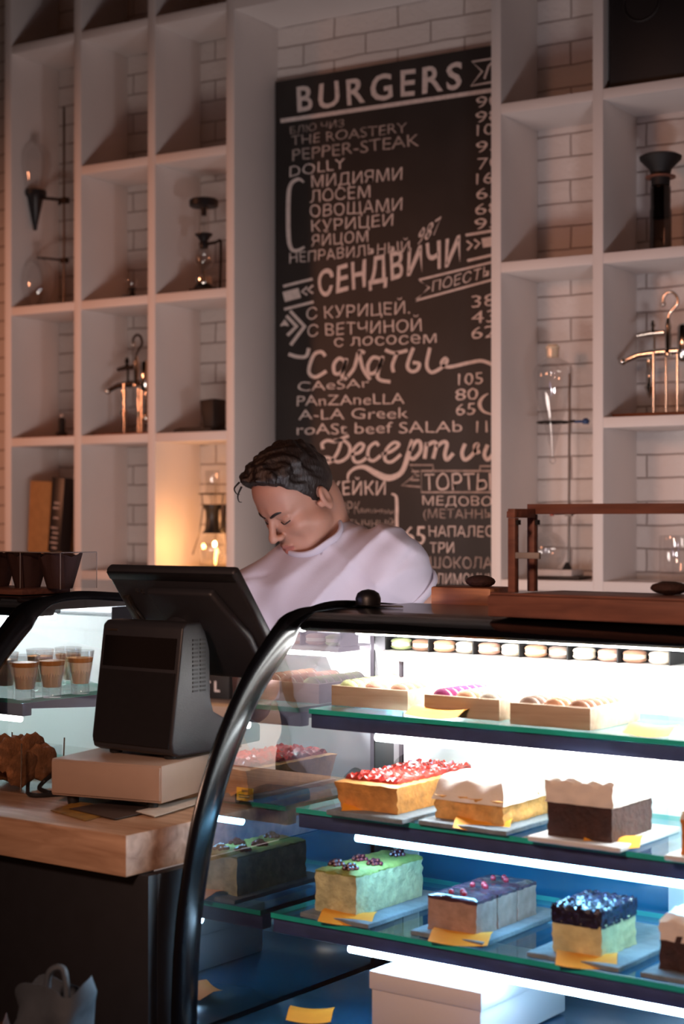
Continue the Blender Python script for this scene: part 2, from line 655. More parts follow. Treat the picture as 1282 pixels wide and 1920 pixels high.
def chalk_stroke(pts, w, mat='chalk', smooth=True, name='lettering', n=7):
    """brush strokes along pixel points, w pixels wide (number or list)"""
    for one in (pts if isinstance(pts[0][0], (list, tuple)) else [pts]):
        mb = MB()
        ws = w if isinstance(w, (list, tuple)) else [w] * len(one)
        P3 = [(p[0], p[1], q) for p, q in zip(one, ws)]
        P = spline(P3, n) if smooth and len(P3) > 2 else [Vector(p) for p in P3]
        L, vs = len(P), []
        for i, p in enumerate(P):
            t = (P[min(i + 1, L - 1)] - P[max(i - 1, 0)])
            t = Vector((t.x, t.y)).normalized()
            nrm = Vector((-t.y, t.x)) * max(p.z, 0.6) / 2
            vs += [bp(p.x + nrm.x, p.y + nrm.y), bp(p.x - nrm.x, p.y - nrm.y)]
        mb.add(vs, [(2 * i, 2 * i + 1, 2 * i + 3, 2 * i + 2) for i in range(L - 1)])
        part(name, mb, M[mat], board, smooth=False)


T, S = chalk_text, chalk_stroke
T('BURGERS', (557, 210), (866, 164), 45, bold=0.072, space=1.28)
S([[(922, 110), (885, 116), (904, 134), (883, 161), (922, 154)], [(908, 148), (916, 124), (922, 118)]], 4, smooth=False)
S([(526, 227), (924, 169)], 8, smooth=False)
T('БЛЮ ЧИЗ', (544, 252), (645, 237), 15, 'chalk_dim')
T('THE ROASTERY', (546, 273), (763, 248), 21, 'chalk_dim')
T('PEPPER-STEAK', (548, 302), (786, 273), 25, 'chalk_dim', bold=.01)
T('DOLLY', (543, 332), (647, 316), 23)
S([(570, 342), (560, 336), (546, 345), (541, 370), (541, 440), (546, 466), (557, 470), (571, 463)], [3, 6, 7, 8, 8, 7, 6, 4])
T('МИДИЯМИ', (584, 352), (754, 337), 25)
T('ЛОСЕМ', (582, 380), (694, 370), 25)
T('ОВОЩАМИ', (581, 408), (754, 394), 25)
T('КУРИЦЕЙ', (584, 435), (737, 423), 24)
T('ЯЙЦОМ', (584, 462), (690, 453), 23)
T('НЕПРАВИЛЬНЫЙ', (543, 494), (768, 472), 22)
T('987', (781, 461), (822, 436), 30, slant=.25)
for s_, x, y, x2, y2 in (('90', 893, 203, 938, 197), ('98', 892, 231, 938, 225), ('100', 894, 255, 946, 249), ('95', 893, 287, 938, 281), ('70', 896, 318, 938, 313),
                         ('160', 893, 346, 944, 341), ('65', 893, 374, 938, 370), ('68', 891, 403, 938, 399), ('95', 890, 431, 938, 427)):
    T(s_, (x, y), (x2, y2), 24, name='price')
S([[(873, 441), (940, 430)], [(876, 489), (940, 474)]], 5, smooth=False)
S([[(875, 452), (885, 459), (876, 469)], [(889, 449), (899, 456), (890, 466)]], 4, smooth=False)
S([(904, 456), (942, 449)], 18, smooth=False)
T('СЕНДВИЧИ', (597, 557), (863, 493), 45, bold=0.078, space=1.12)
S([[(531, 537), (586, 523)], [(533, 580), (588, 566)]], 5, smooth=False)
S([(532, 557), (562, 549)], 19, smooth=False)
S([[(576, 538), (566, 547), (576, 553)], [(587, 535), (577, 544), (587, 550)]], 4, smooth=False)
S([[(925, 491), (785, 525), (805, 539), (778, 564), (925, 524)]], 4, smooth=False)
T('ПОЕСТЬ', (810, 547), (919, 518), 22, slant=.12)
T('С КУРИЦЕЙ.', (575, 599), (768, 588), 25)
T('С ВЕТЧИНОЙ', (577, 631), (790, 621), 25)
T('с лососем', (627, 650), (818, 643), 24)
for s_, x, y in (('38', 884, 577), ('43', 884, 607), ('62', 884, 636)):
    T(s_, (x, y), (x + 46, y - 4), 26, name='price')
S([[(544, 583), (571, 612), (545, 647)], [(537, 592), (556, 612), (539, 629)]], [6, 8, 6], smooth=False)
S([(526, 611), (534, 604), (541, 611)], [2, 12, 2], smooth=False)
# script heading: Салаты
S([[(541, 664), (558, 669), (574, 668), (579, 653)],
   [(610, 668), (603, 660), (590, 664), (581, 684), (580, 700), (592, 707), (612, 696)],
   [(648, 678), (636, 672), (626, 684), (628, 700), (640, 698), (650, 676)], [(650, 672), (642, 700), (644, 711), (652, 706)],
   [(650, 708), (664, 690), (673, 660), (684, 662)], [(673, 658), (680, 690), (694, 712)],
   [(716, 674), (700, 670), (690, 684), (692, 700), (706, 696), (718, 672)], [(718, 668), (708, 700), (712, 712), (732, 716)],
   [(722, 656), (740, 662), (764, 657)], [(745, 660), (736, 684), (738, 698)],
   [(775, 652), (764, 684), (770, 696), (782, 694), (786, 682), (774, 680)],
   [(806, 652), (800, 684), (808, 698), (824, 692), (838, 678), (834, 672), (828, 682), (842, 688), (880, 680), (905, 677), (932, 688)]],
  6.5, n=6)
T('CAeSAr', (558, 734), (692, 726), 20)
T('PAnZAneLLA', (557, 761), (758, 757), 22)
T('A-LA Greek', (560, 787), (765, 784), 22)
T('roASt beef SALAb', (557, 815), (866, 810), 23)
for s_, x, y, x2 in (('105', 859, 722, 905), ('80', 854, 751, 896), ('65', 855, 779, 891), ('115', 893, 811, 936)):
    T(s_, (x, y), (x2, y - 2), 25, name='price')
S([(922, 777), (906, 771), (899, 758), (905, 745), (915, 738)], [2, 5, 7, 5, 2])
# script heading: Десерты
S([[(606, 842), (604, 832), (614, 826), (628, 828), (646, 820), (654, 817)],
   [(640, 826), (634, 846), (622, 864), (610, 868), (606, 860), (616, 858), (634, 866), (652, 856), (656, 838), (644, 826), (626, 826)],
   [(658, 852), (674, 848), (682, 836), (674, 832), (662, 846), (664, 864), (676, 866), (690, 856)],
   [(710, 836), (704, 830), (692, 840), (690, 858), (700, 864), (714, 854)],
   [(716, 852), (734, 846), (748, 834), (738, 830), (724, 844), (722, 862), (734, 866), (752, 852)]], 6, n=6)
S([[(772, 824), (766, 850), (756, 880), (744, 892), (726, 896), (706, 888), (684, 876), (666, 878), (654, 888), (652, 900)]], [5, 9, 9, 10, 12, 11, 8, 6, 5, 3])
S([[(768, 846), (780, 828), (788, 830), (788, 846), (776, 860), (768, 858)],
   [(800, 830), (796, 860)], [(800, 836), (812, 829), (818, 834), (812, 860)], [(818, 838), (830, 829), (838, 832), (834, 852), (838, 862), (850, 850)],
   [(872, 832), (866, 850), (872, 862), (886, 852), (896, 834), (890, 836), (892, 848), (900, 846)],
   [(914, 834), (908, 852), (914, 862), (924, 852)]], 7, n=6)
T('ЧИЗКЕЙКИ', (560, 928), (723, 928), 28, bold=.02)
T('НЬЮ-ЙОРК', (570, 961), (675, 963), 24, 'chalk_dim')
T('вишнями', (676, 961), (738, 964), 11, 'chalk_dim')
T('ОБЫЧНЫЙ', (640, 989), (738, 990), 16, 'chalk_dim')
S([(734, 926), (742, 930), (744, 945), (744, 985), (748, 1004), (756, 1008)], [3, 5, 6, 6, 5, 3])
T('65', (758, 1021), (797, 1021), 34, bold=.015)
S([[(928, 883), (790, 883), (790, 923), (928, 923)], [(812, 883), (812, 872), (768, 872), (780, 890), (753, 910), (788, 913)], [(900, 882), (900, 874), (925, 874)],
   [(772, 884), (786, 884)], [(774, 892), (786, 892)], [(770, 900), (786, 900)]], 3.5, 'chalk_dim', smooth=False)
T('ТОРТЫ', (795, 920), (920, 919), 30, bold=.01)
T('МЕДОВОЙ', (792, 947), (944, 949), 19)
T('(МЕТАННЫЙ', (794, 971), (946, 973), 19, 'chalk_dim')
T('НАПАЛЕОН', (804, 1006), (945, 1007), 22)
T('ТРИ', (806, 1037), (851, 1037), 22)
T('ШОКОЛАД', (806, 1065), (944, 1066), 23, 'chalk_dim')
T('ЛИМОННЫЙ', (819, 1095), (946, 1096), 22)


# ------------------------------------------------------------------ pastry cases
PROF = [(-0.012, 0.60), (-0.012, 0.69), (-0.004, 0.81), (0.013, 0.898), (0.038, 0.985), (0.083, 1.081), (0.149, 1.177),
        (0.232, 1.256), (0.268, 1.280), (0.310, 1.294), (0.36, 1.301), (0.43, 1.300), (0.585, 1.287)]
REAR = 0.585
CURVE = [(p.x, p.y) for p in spline([(v, z, 0) for v, z in PROF[1:10]], 6)]


def make_case(u0, w, label, shelves, leds, lit_ends, top_led):
    e = empty('pastry_case', label, 'display case', bar(u0, 0, 0), BAR_A)
    # cabinet, deck
    part('base_cabinet', MB().box(0, w, 0.0, REAR + .01, 0.08, 0.635), M['black'], e, bevel=0.004)
    part('plinth', MB().box(0.03, w - 0.03, 0.05, REAR - .03, 0.0, 0.08), M['rubber'], e)
    part('deck', MB().box(0.012, w - 0.012, 0.012, REAR - .004, 0.635, 0.655), M['deck_blue'], e, bevel=0.002)
    for u in (0.0, w):
        mb = MB()
        mb.tube([(u, v, z) for v, z in [(p.x, p.y) for p in spline([(v, z, 0) for v, z in PROF], 5)]], [1.0] * 36 + [max(.3, 1 - .075 * q) for q in range(len(PROF) * 5 - 4 - 36)], 16, sec=(0.0285, 0.011))
        part('end_frame', mb, M['black_gloss'], e)
        poly = [(v, z) for v, z in CURVE] + [(REAR - .002, 1.29), (REAR - .002, 0.64), (0.0, 0.64)]
        s = 0.003 if u == 0 else -0.008
        eg = MB()
        eg.add([(u + s, v, z) for v, z in poly], [tuple(range(len(poly)))])
        part('end_glass', eg, M['end_pane'], e, label='mirror-like clear end pane', smooth=False)
        part('corner_post', MB().box(u - .006 if u else 0.0085, u + .006 if u == 0 else w - .0085, REAR - .10, REAR - .04, 0.64, 1.274), M['rubber'], e, bevel=0.002)
    fg = MB()
    n = len(CURVE)
    vs = [(u, v - 0.006, z) for u in (0.012, w - 0.012) for v, z in CURVE]
    fg.add(vs, [(i, i + 1, n + i + 1, n + i) for i in range(n - 1)])
    part('front_glass', fg, M['pane'], e, label='curved clear front glass')
    # black top with front lip
    part('top_panel', MB().prism([(0.262, 1.272), (0.290, 1.290), (0.34, 1.2965), (REAR + .01, 1.298), (REAR + .01, 1.275), (0.335, 1.275), (0.330, 1.264), (0.270, 1.264)], 'x', 0.010, w - 0.010),
         M['black_gloss'], e, bevel=0.003)
    tl = part('top_light', MB().box(0.06, w - 0.04, 0.345, 0.375, 1.266, 1.2745), M['alu'], e)
    part('led_tube', MB().tube([(0.06, 0.36, 1.261), (w - 0.04, 0.36, 1.261)], 0.006, 10), M[top_led], tl)
    # rear sliding doors
    fr = MB()
    for z0, z1 in ((0.64, 0.67), (1.248, 1.2745)):
        fr.box(0.006, w - 0.006, REAR - .022, REAR - .002, z0, z1)
    part('door_track', fr, M['alu'], e, bevel=0.0015)
    for k, (a, b) in enumerate(((0.008, w * 0.47), (w * 0.43, w - 0.008))):
        dv = REAR - 0.012 if k else REAR - 0.003
        d = part('sliding_door', MB().box(a + .03, b - .03, dv - .002, dv + .002, 0.945, 1.248), M['door_white'], e, smooth=False)
        part('lower_pane', MB().box(a + .03, b - .03, dv - .002, dv + .002, 0.67, 0.9445), M['blue_panel'], d, smooth=False)
        f = MB()
        f.box(a, a + .032, dv - .006, dv + .005, 0.66, 1.250)
        f.box(b - .046, b, dv - .006, dv + .005, 0.66, 1.250)
        f.box(a, b, dv - .005, dv + .004, 0.66, 0.69)
        part('door_frame', f, M['white'], d, bevel=0.001)
    # glass shelves, each with dark rail and light tube under its front edge
    for (z, vf), (lm, l0) in zip(shelves, leds):
        g = MB()
        a, b, vb = 0.014, w - 0.014, REAR - 0.03
        g.add([(a, vf, z - .008), (b, vf, z - .008), (b, vb, z - .008), (a, vb, z - .008), (a, vf, z), (b, vf, z), (b, vb, z), (a, vb, z)],
              [(3, 2, 1, 0), (4, 5, 6, 7)], 0)
        g.add([(a, vf, z - .008), (b, vf, z - .008), (b, vb, z - .008), (a, vb, z - .008), (a, vf, z), (b, vf, z), (b, vb, z), (a, vb, z)],
              [(0, 1, 5, 4), (1, 2, 6, 5), (2, 3, 7, 6), (3, 0, 4, 7)], 1)
        s = part('glass_shelf', g, [M['shelf_glass'], M['glass_edge']], e, smooth=False)
        part('shelf_rail', MB().box(a, b, vf + .006, vf + .030, z - .033, z - .0085), M['navy'], s, bevel=0.002)
        part('led_tube', MB().tube([(l0, vf + .020, z - .040), (b - .02, vf + .020, z - .040)], 0.0065, 10), M[lm], s)
        br = MB()
        for u in (a + .002, b - .006):
            br.prism([(vf + .03, z - .0085), (vb, z - .0085), (vb, z - .04), (vf + .03, z - .02)], 'x', u, u + .004)
        part('bracket', br, M['navy'], s, smooth=False)
    return e


CASE1_W = 1.25
case1 = make_case(0.0, CASE1_W, 'curved-glass pastry case full of cakes, nearest the viewer', [(1.132, 0.285), (0.970, 0.250), (0.808, 0.183)],
                  [('led_white', 0.14), ('led_cool', 0.125), ('led_blue', 0.16)], True, 'led_top')
lg = MB().box(0.045, CASE1_W - .02, 0.44, REAR - .02, 1.214, 1.222)
ledge = part('upper_ledge', lg, M['white'], case1, bevel=0.001)
part('ledge_light', MB().box(0.07, CASE1_W - .03, 0.441, 0.449, 1.206, 1.2135), M['led_top'], ledge)
C2U, C2W = -1.635, 1.0
case2 = make_case(C2U, C2W, 'second curved-glass pastry case at the far left, beyond the till', [(1.108, 0.245), (0.95, 0.235), (0.80, 0.183)],
                  [('led_dim', 0.10), ('led_dim', 0.10), ('led_dim', 0.10)], True, 'led_white')


# ------------------------------------------------------------------ food
def block(L, W, H, nx=14, ny=14, nz=8, amp=0.003, fr=90.0, seed=0.0, top=0.25, drip=0.0, topamp=0.0, bulge=0.0, taper=0.0):
    """soft block of cake, origin at its base centre; slot 0 the sides, slot 1 the topping"""
    mb = MB()
    idx = {}

    def vid(i, j, k):
        key = (i, j, k)
        if key not in idx:
            x, y, z = (i / nx - .5), (j / ny - .5), k / nz
            sc = 1 + bulge * math.sin(PI * z) - taper * z
            p = Vector((x * L * sc, y * W * sc, z * H))
            q = p * fr
            p += Vector((wob(q, 1, seed) * amp, wob(q, 1, seed + 3) * amp, (wob(q, 1, seed + 7) * (amp * .5 + topamp * (z == 1))) if z > 0.05 else 0))
            if z == 1:
                ed = min(i, nx - i, j, ny - j)
                if ed == 0:
                    p.z -= H * .06
            idx[key] = len(mb.v)
            mb.v.append(tuple(p))
        return idx[key]

    def face(q, c, isup):
        mb.f.append(tuple(vid(*a) for a in q))
        zt = 1 - top - drip * wob((c[0] * 7, c[1] * 7, 0), 1.6, seed + 1)
        mb.m.append(1 if (isup or c[2] > zt) else 0)
    for i in range(nx):
        for j in range(ny):
            face([(i, j, nz), (i + 1, j, nz), (i + 1, j + 1, nz), (i, j + 1, nz)], (i / nx, j / ny, 1), True)
            face([(i, j, 0), (i, j + 1, 0), (i + 1, j + 1, 0), (i + 1, j, 0)], (i / nx, j / ny, 0), False)
    for k in range(nz):
        zc = (k + .5) / nz
        for i in range(nx):
            face([(i, 0, k), (i + 1, 0, k), (i + 1, 0, k + 1), (i, 0, k + 1)], (i / nx, 0, zc), False)
            face([(i, ny, k), (i, ny, k + 1), (i + 1, ny, k + 1), (i + 1, ny, k)], (i / nx, 1, zc), False)
        for j in range(ny):
            face([(0, j, k), (0, j, k + 1), (0, j + 1, k + 1), (0, j + 1, k)], (0, j / ny, zc), False)
            face([(nx, j, k), (nx, j + 1, k), (nx, j + 1, k + 1), (nx, j, k + 1)], (1, j / ny, zc), False)
    return mb


M['pastry'] = pm('golden_pastry', '#d99a55', 0.6, vary=0.25, scale=50, bump=0.4)
M['red_jelly'] = pm('red_berry_jelly', '#b5352c', 0.18, vary=0.45, scale=45, bump=0.6, bscale=90, coat=0.5)
M['custard'] = pm('pale_custard', '#e8cba0', 0.55, vary=0.1)
M['golden'] = pm('golden_sponge', '#e0aa62', 0.65, vary=0.3, scale=45, bump=0.5)
M['meringue'] = pm('white_meringue', '#f0e8dc', 0.55, vary=0.05, bump=0.3, bscale=60)
M['choc'] = pm('chocolate_sponge', '#3b211c', 0.7, vary=0.35, scale=60, bump=0.6)
M['frost'] = pm('cream_frosting', '#efe3d6', 0.5, vary=0.05, bump=0.3, bscale=60)
M['green_side'] = pm('pale_green_sponge', '#c3c59a', 0.7, vary=0.3, scale=50, bump=0.6)
M['green_top'] = pm('pistachio_top', '#8f994f', 0.8, vary=0.18, scale=80, bump=0.4)
M['berry'] = pm('dark_berry', '#4a1626', 0.25, vary=0.5, scale=120)
M['mousse'] = pm('coffee_mousse', '#a98d80', 0.6, vary=0.2, scale=50, bump=0.3)
M['plum'] = pm('plum_glaze', '#543a47', 0.22, vary=0.6, scale=24, coat=0.4)
M['currant'] = pm('red_currant', '#a8283a', 0.2, coat=0.5)
M['cheese'] = pm('baked_cheese', '#d6cf9a', 0.65, vary=0.2, scale=35, bump=0.4)
M['blueb'] = pm('blueberry_glaze', '#221c33', 0.15, vary=0.7, scale=110, bump=0.9, bscale=120, coat=0.7)
M['carrot'] = pm('orange_sponge', '#c6783a', 0.7, vary=0.35, scale=45, bump=0.6)


def on(px, py, z):
    return bar_z(px, py, z)


def slab(name, label, u0, u1, v0, v1, z, mat, h=0.008, group=None):
    mb = MB()
    n = 10
    loop = []
    for a, b in (((u0, v0), (u1, v0)), ((u1, v0), (u1, v1)), ((u1, v1), (u0, v1)), ((u0, v1), (u0, v0))):
        for k in range(n):
            t = k / n
            loop.append((a[0] + (b[0] - a[0]) * t, a[1] + (b[1] - a[1]) * t))
    cu, cv = (u0 + u1) / 2, (v0 + v1) / 2
    mb.prism([(x - cu + 0.0014 * wob((x * 150, y * 150, 0)), y - cv + 0.0014 * wob((x * 150, y * 150, 5))) for x, y in loop], 'z', 0, h)
    return solo(name, mb, M[mat], label, 'plate', bar(cu, cv, z), BAR_A, group, bevel=0.0012, seg=1)


VF = {1.1325: 0.285, 0.9705: 0.250, 0.8085: 0.183}


def card(label, pa, pb, z, h=0.026, name='price_card', curl=0.004):
    """small bent card lying along the front of a shelf between two pixels"""
    a, b = on(*pa, z), on(*pb, z)
    c = (a + b) / 2
    L = (b - a).length
    ang = math.atan2(b.y - a.y, b.x - a.x)
    mb = MB().sheet(lambda s, t: ((s - .5) * L, -.004 + t * .040, 0.001 + curl * (2 * s - 1) ** 2 + .0115 * min(1, t * 1.6)), 12, 5)
    o = solo(name, mb, M['card'], label, 'card', bar(c.x, min(c.y, VF.get(round(z, 4), 9) + .004) - .002, z), BAR_A + ang, 'yellow price cards', thick=0.0006)
    return o


S1, S2, S3, DK = 1.1325, 0.9705, 0.8085, 0.6555
# --- middle shelf
slab('slate_plate', 'dark slate plate under the red berry tart', 0.095, 0.245, 0.225, 0.50, S2, 'slate')
slab('slate_plate', 'slate plate under the white meringue cake', 0.265, 0.425, 0.24, 0.51, S2, 'slate')
slab('pale_plate', 'pale square plate under the chocolate cake', 0.470, 0.622, 0.228, 0.43, S2, 'marble')

t = empty('berry_tart', 'rectangular pastry tart covered in glossy red berries, middle shelf', 'cake', bar(0.158, 0.375, S2 + .0085), BAR_A)
part('crust', block(0.112, 0.235, 0.046, 12, 20, 6, 0.0022, 110, 2, top=0.05, taper=-0.10), [M['pastry'], M['pastry']], t)
part('berry_topping', block(0.104, 0.222, 0.020, 22, 34, 3, 0.0024, 260, 5, top=0.9, topamp=0.006), [M['red_jelly'], M['red_jelly']], t, loc=(0, 0, 0.034))
t = empty('meringue_cake', 'golden sponge cake with thick white meringue top, middle shelf', 'cake', bar(0.338, 0.37, S2 + .0085), BAR_A)
part('sponge', block(0.125, 0.20, 0.040, 16, 20, 7, 0.004, 120, 9, top=0.05), [M['golden'], M['golden']], t)
part('meringue', block(0.132, 0.207, 0.036, 18, 22, 6, 0.0025, 60, 12, top=0.9, topamp=0.003, taper=0.14), [M['meringue'], M['meringue']], t, loc=(0, 0, 0.030))
t = empty('chocolate_cake', 'square dark chocolate cake with wavy cream frosting on top, middle shelf', 'cake', bar(0.545, 0.315, S2 + .0085), BAR_A)
part('sponge', block(0.108, 0.13, 0.056, 14, 16, 8, 0.002, 120, 15, top=0.02), [M['choc'], M['choc']], t)
part('frosting', block(0.114, 0.136, 0.034, 18, 18, 5, 0.003, 110, 18, top=0.9, topamp=0.004), [M['frost'], M['frost']], t, loc=(0, 0, 0.050))
o = solo('carrot_cake', block(0.10, 0.14, 0.066, 12, 14, 8, 0.003, 120, 21, top=0.2), [M['carrot'], M['frost']],
         'orange sponge cake at the right edge of the middle shelf', 'cake', bar(0.765, 0.305, S2 + .0085), BAR_A)
slab('pale_plate', 'pale plate under the orange sponge cake', 0.695, 0.845, 0.22, 0.42, S2, 'marble')
card('yellow card in front of the red berry tart', (648, 1528), (745, 1530), S2)
card('yellow card in front of the meringue cake', (862, 1553), (967, 1558), S2)
card('yellow card in front of the chocolate cake', (1106, 1583), (1212, 1590), S2)

# --- lower shelf
slab('slate_plate', 'slate plate under the green pistachio cake', 0.072, 0.208, 0.185, 0.44, S3, 'slate')
slab('slate_plate', 'slate plate under the coffee mousse slices', 0.280, 0.412, 0.195, 0.45, S3, 'slate')
slab('slate_plate', 'slate plate under the blueberry cheesecake', 0.490, 0.640, 0.190, 0.45, S3, 'slate')
slab('slate_plate', 'slate plate at the right edge of the lower shelf', 0.672, 0.82, 0.19, 0.44, S3, 'slate')

t = empty('pistachio_cake', 'green pistachio loaf cake topped with five berry clusters', 'cake', bar(0.128, 0.305, S3 + .0085), BAR_A)
part('sponge', block(0.082, 0.19, 0.070, 12, 22, 9, 0.0028, 130, 31, top=0.10, drip=0.05), [M['green_side'], M['green_top']], t)
for k, (x, y) in enumerate(((-.026, -.062), (.012, -.075), (.022, -.022), (-.018, -.008), (.010, .060))):
    b = MB()
    for q in range(11):
        a = q * 2.4
        b.ball((0.012 * math.sqrt(q / 11) * math.cos(a) * 1.2, 0.011 * math.sqrt(q / 11) * math.sin(a), 0.003 + 0.004 * (q < 4)), 0.0042, 8)
    part('berry_cluster', b, M['berry'], t, loc=(x, y, 0.069))
for k, (y, ln) in enumerate(((-0.058, .060), (0.004, .060), (0.066, .058))):
    t = empty('mousse_slice', ['front slice of layered coffee mousse cake with plum glaze', 'second slice of layered coffee mousse cake, behind the front one',
                               'rearmost slice of layered coffee mousse cake'][k], 'cake', bar(0.344, 0.303 + y, S3 + .0085), BAR_A, 'coffee mousse slices on one slate plate')
    part('mousse', block(0.088, ln - .002, 0.056, 12, 9, 7, 0.0016, 120, 40 + k, top=0.16, drip=0.06), [M['mousse'], M['plum']], t)
    for q in range(3):
        part('currant', MB().ball((0, 0, 0), 0.0048, 10), M['currant'], t, loc=(-.012 + .012 * q, -.012 + .014 * (q % 2), 0.0585))
t = empty('blueberry_cheesecake', 'pale cheesecake slice under dark glossy blueberries', 'cake', bar(0.560, 0.268, S3 + .0085), BAR_A)
part('cheesecake', block(0.080, 0.11, 0.050, 14, 14, 8, 0.0022, 120, 51, top=0.02), [M['cheese'], M['cheese']], t)
part('blueberry_topping', block(0.083, 0.113, 0.026, 20, 24, 6, 0.0022, 240, 55, top=1.2, topamp=0.004), [M['blueb'], M['blueb']], t, loc=(0, 0, 0.043))
o = solo('cream_cake', block(0.10, 0.13, 0.075, 12, 14, 9, 0.003, 110, 61, top=0.42, drip=0.16, topamp=.006), [M['choc'], M['frost']],
         'dark cake with tall white cream at the right edge of the lower shelf', 'cake', bar(0.738, 0.285, S3 + .0085), BAR_A)
card('yellow card in front of the green pistachio cake', (613, 1726), (712, 1733), S3)
card('yellow card in front of the mousse slices', (816, 1764), (927, 1773), S3)
card('yellow card in front of the blueberry cheesecake', (1063, 1804), (1177, 1810), S3)
o = solo('napkin_scrap', MB().sheet(lambda s, q: ((s - .5) * .05, (q - .5) * .03, .004 + .006 * math.sin(5 * s + 3 * q) ** 2), 8, 6), M['paper'],
         'crumpled white paper scrap between the pistachio cake and mousse slices', 'paper', bar(0.262, 0.36, S3), BAR_A, thick=0.0005)

# --- bottom deck
t = empty('cake_box', 'large white cake box on the floor of the pastry case', 'box', bar(0.318, 0.31, DK + .001), BAR_A)
part('carton', MB().box(-.10, .10, -.13, .13, 0, .085), M['white'], t, bevel=.003)
part('lid', MB().box(-.103, .103, -.133, .133, .062, .091), M['white'], t, bevel=.003)
card('yellow card on the floor of the pastry case', (538, 1916), (622, 1920), DK + .001)

# --- wooden boxes of macarons on the top shelf
MACS = {'green': '#c3cf95', 'pink': '#c99a86', 'brown': '#a87d66', 'purple': '#8e2a66', 'peach': '#dba582', 'grey': '#b9b3a6', 'taupe': '#a08a7e', 'cream': '#ecdcc6'}
M['mac_fill'] = pm('macaron_filling', '#efe2cf', 0.7)
mac_proto = {}


def macaron(colour, loc, rot, label, group, flat=False):
    if colour not in mac_proto:
        m = pm('macaron_' + colour, MACS[colour], 0.6, vary=0.08, scale=120, bump=0.2)
        mb = MB()
        r = 0.0195
        mb.lathe([(0.001, -.0105), (r * .6, -.0098), (r * .9, -.0074), (r, -.0040), (r * .96, -.0032)], n=18, mi=0)
        mb.lathe([(r * .9, -.0034), (r * .93, 0), (r * .9, .0034)], n=18, mi=1)
        mb.lathe([(r * .96, .0032), (r, .0040), (r * .9, .0074), (r * .6, .0098), (0.001, .0105)], n=18, mi=0)
        o = solo('macaron', mb, [m, M['mac_fill']], label, 'macaron', loc, 0, group)
        mac_proto[colour] = o
    else:
        o = mac_proto[colour].copy()
        COL.objects.link(o)
        o.location = loc
        o['label'], o['group'] = label, group
    o.rotation_euler = rot
    return o


def mac_box(u0, v0, wu, which, rows):
    t = empty('macaron_box', which + ' of the three open wooden boxes on the top shelf', 'box', bar(u0, v0, S1 + .0005), BAR_A, 'wooden macaron boxes')
    d, h, th = 0.165, 0.034, 0.005
    part('bottom', MB().box(th, wu - th, th, d - th, 0, th), M['box_wood'], t)
    part('front_board', MB().box(0, wu, 0, th, 0, h), M['box_wood'], t, bevel=.0008)
    part('back_board', MB().box(0, wu, d - th, d, 0, h), M['box_wood'], t, bevel=.0008)
    for x in (0, wu - th):
        part('side_board', MB().box(x, x + th, th, d - th, 0, h), M['box_wood'], t, bevel=.0008)
    n = len(rows)
    names = ['left', 'middle', 'right']
    for i, c in enumerate(rows):
        uu = u0 + th + .0215 + (wu - 2 * th - .043) * i / (n - 1)
        for k in range(7):
            vv = v0 + th + .0115 + k * .0214
            macaron(c, bar(uu, vv, S1 + .0005 + th + .0197), (PI / 2, 0, BAR_A + R(2) * math.sin(k * 3 + i)),
                    f'{c} macaron on edge in the {names[i]} row of the {which} wooden box', f'{c} macarons in the {names[i]} row of the {which} box')


mac_box(0.0165, 0.345, 0.158, 'leftmost', ('green', 'pink', 'brown'))
mac_box(0.225, 0.318, 0.142, 'middle one', ('purple', 'peach', 'grey'))
mac_box(0.398, 0.298, 0.140, 'rightmost', ('taupe', 'peach', 'brown'))
card('yellow card in front of the middle macaron box', (790, 1338), (886, 1347), S1)
card('yellow card at the right end of the top shelf', (1176, 1377), (1262, 1384), S1)
# --- the ledge above them
cols = ['green', 'brown', 'peach', 'cream', 'pink', 'cream', 'peach', 'taupe', 'cream', 'pink', 'brown', 'cream']
ORD = ['first from its left end'] + [f'{w} from its left end' for w in ('second', 'third', 'fourth', 'fifth', 'sixth', 'seventh', 'eighth', 'ninth', 'tenth', 'eleventh', 'twelfth')]
for k, c in enumerate(cols):
    macaron(c, bar(0.075 + .045 * k, 0.472, 1.2225 + .0106), (0, 0, BAR_A + .3 * k),
            f'{c} macaron lying flat on the narrow upper ledge, ' + ORD[k], 'macarons on the upper ledge')
div = MB()
dv_ = empty('ledge_divider', 'row of thin dark dividers between macarons on the upper ledge', 'divider', bar(0.0525, 0.455, 1.2225), BAR_A)
for k in range(0, 13, 2):
    part('divider_plate', MB().box(.045 * k - .001, .045 * k + .001, 0, .05, 0, .032), M['rubber'], dv_)
part('divider_rail', MB().box(-.001, .541, .050, .054, 0, .02), M['rubber'], dv_)

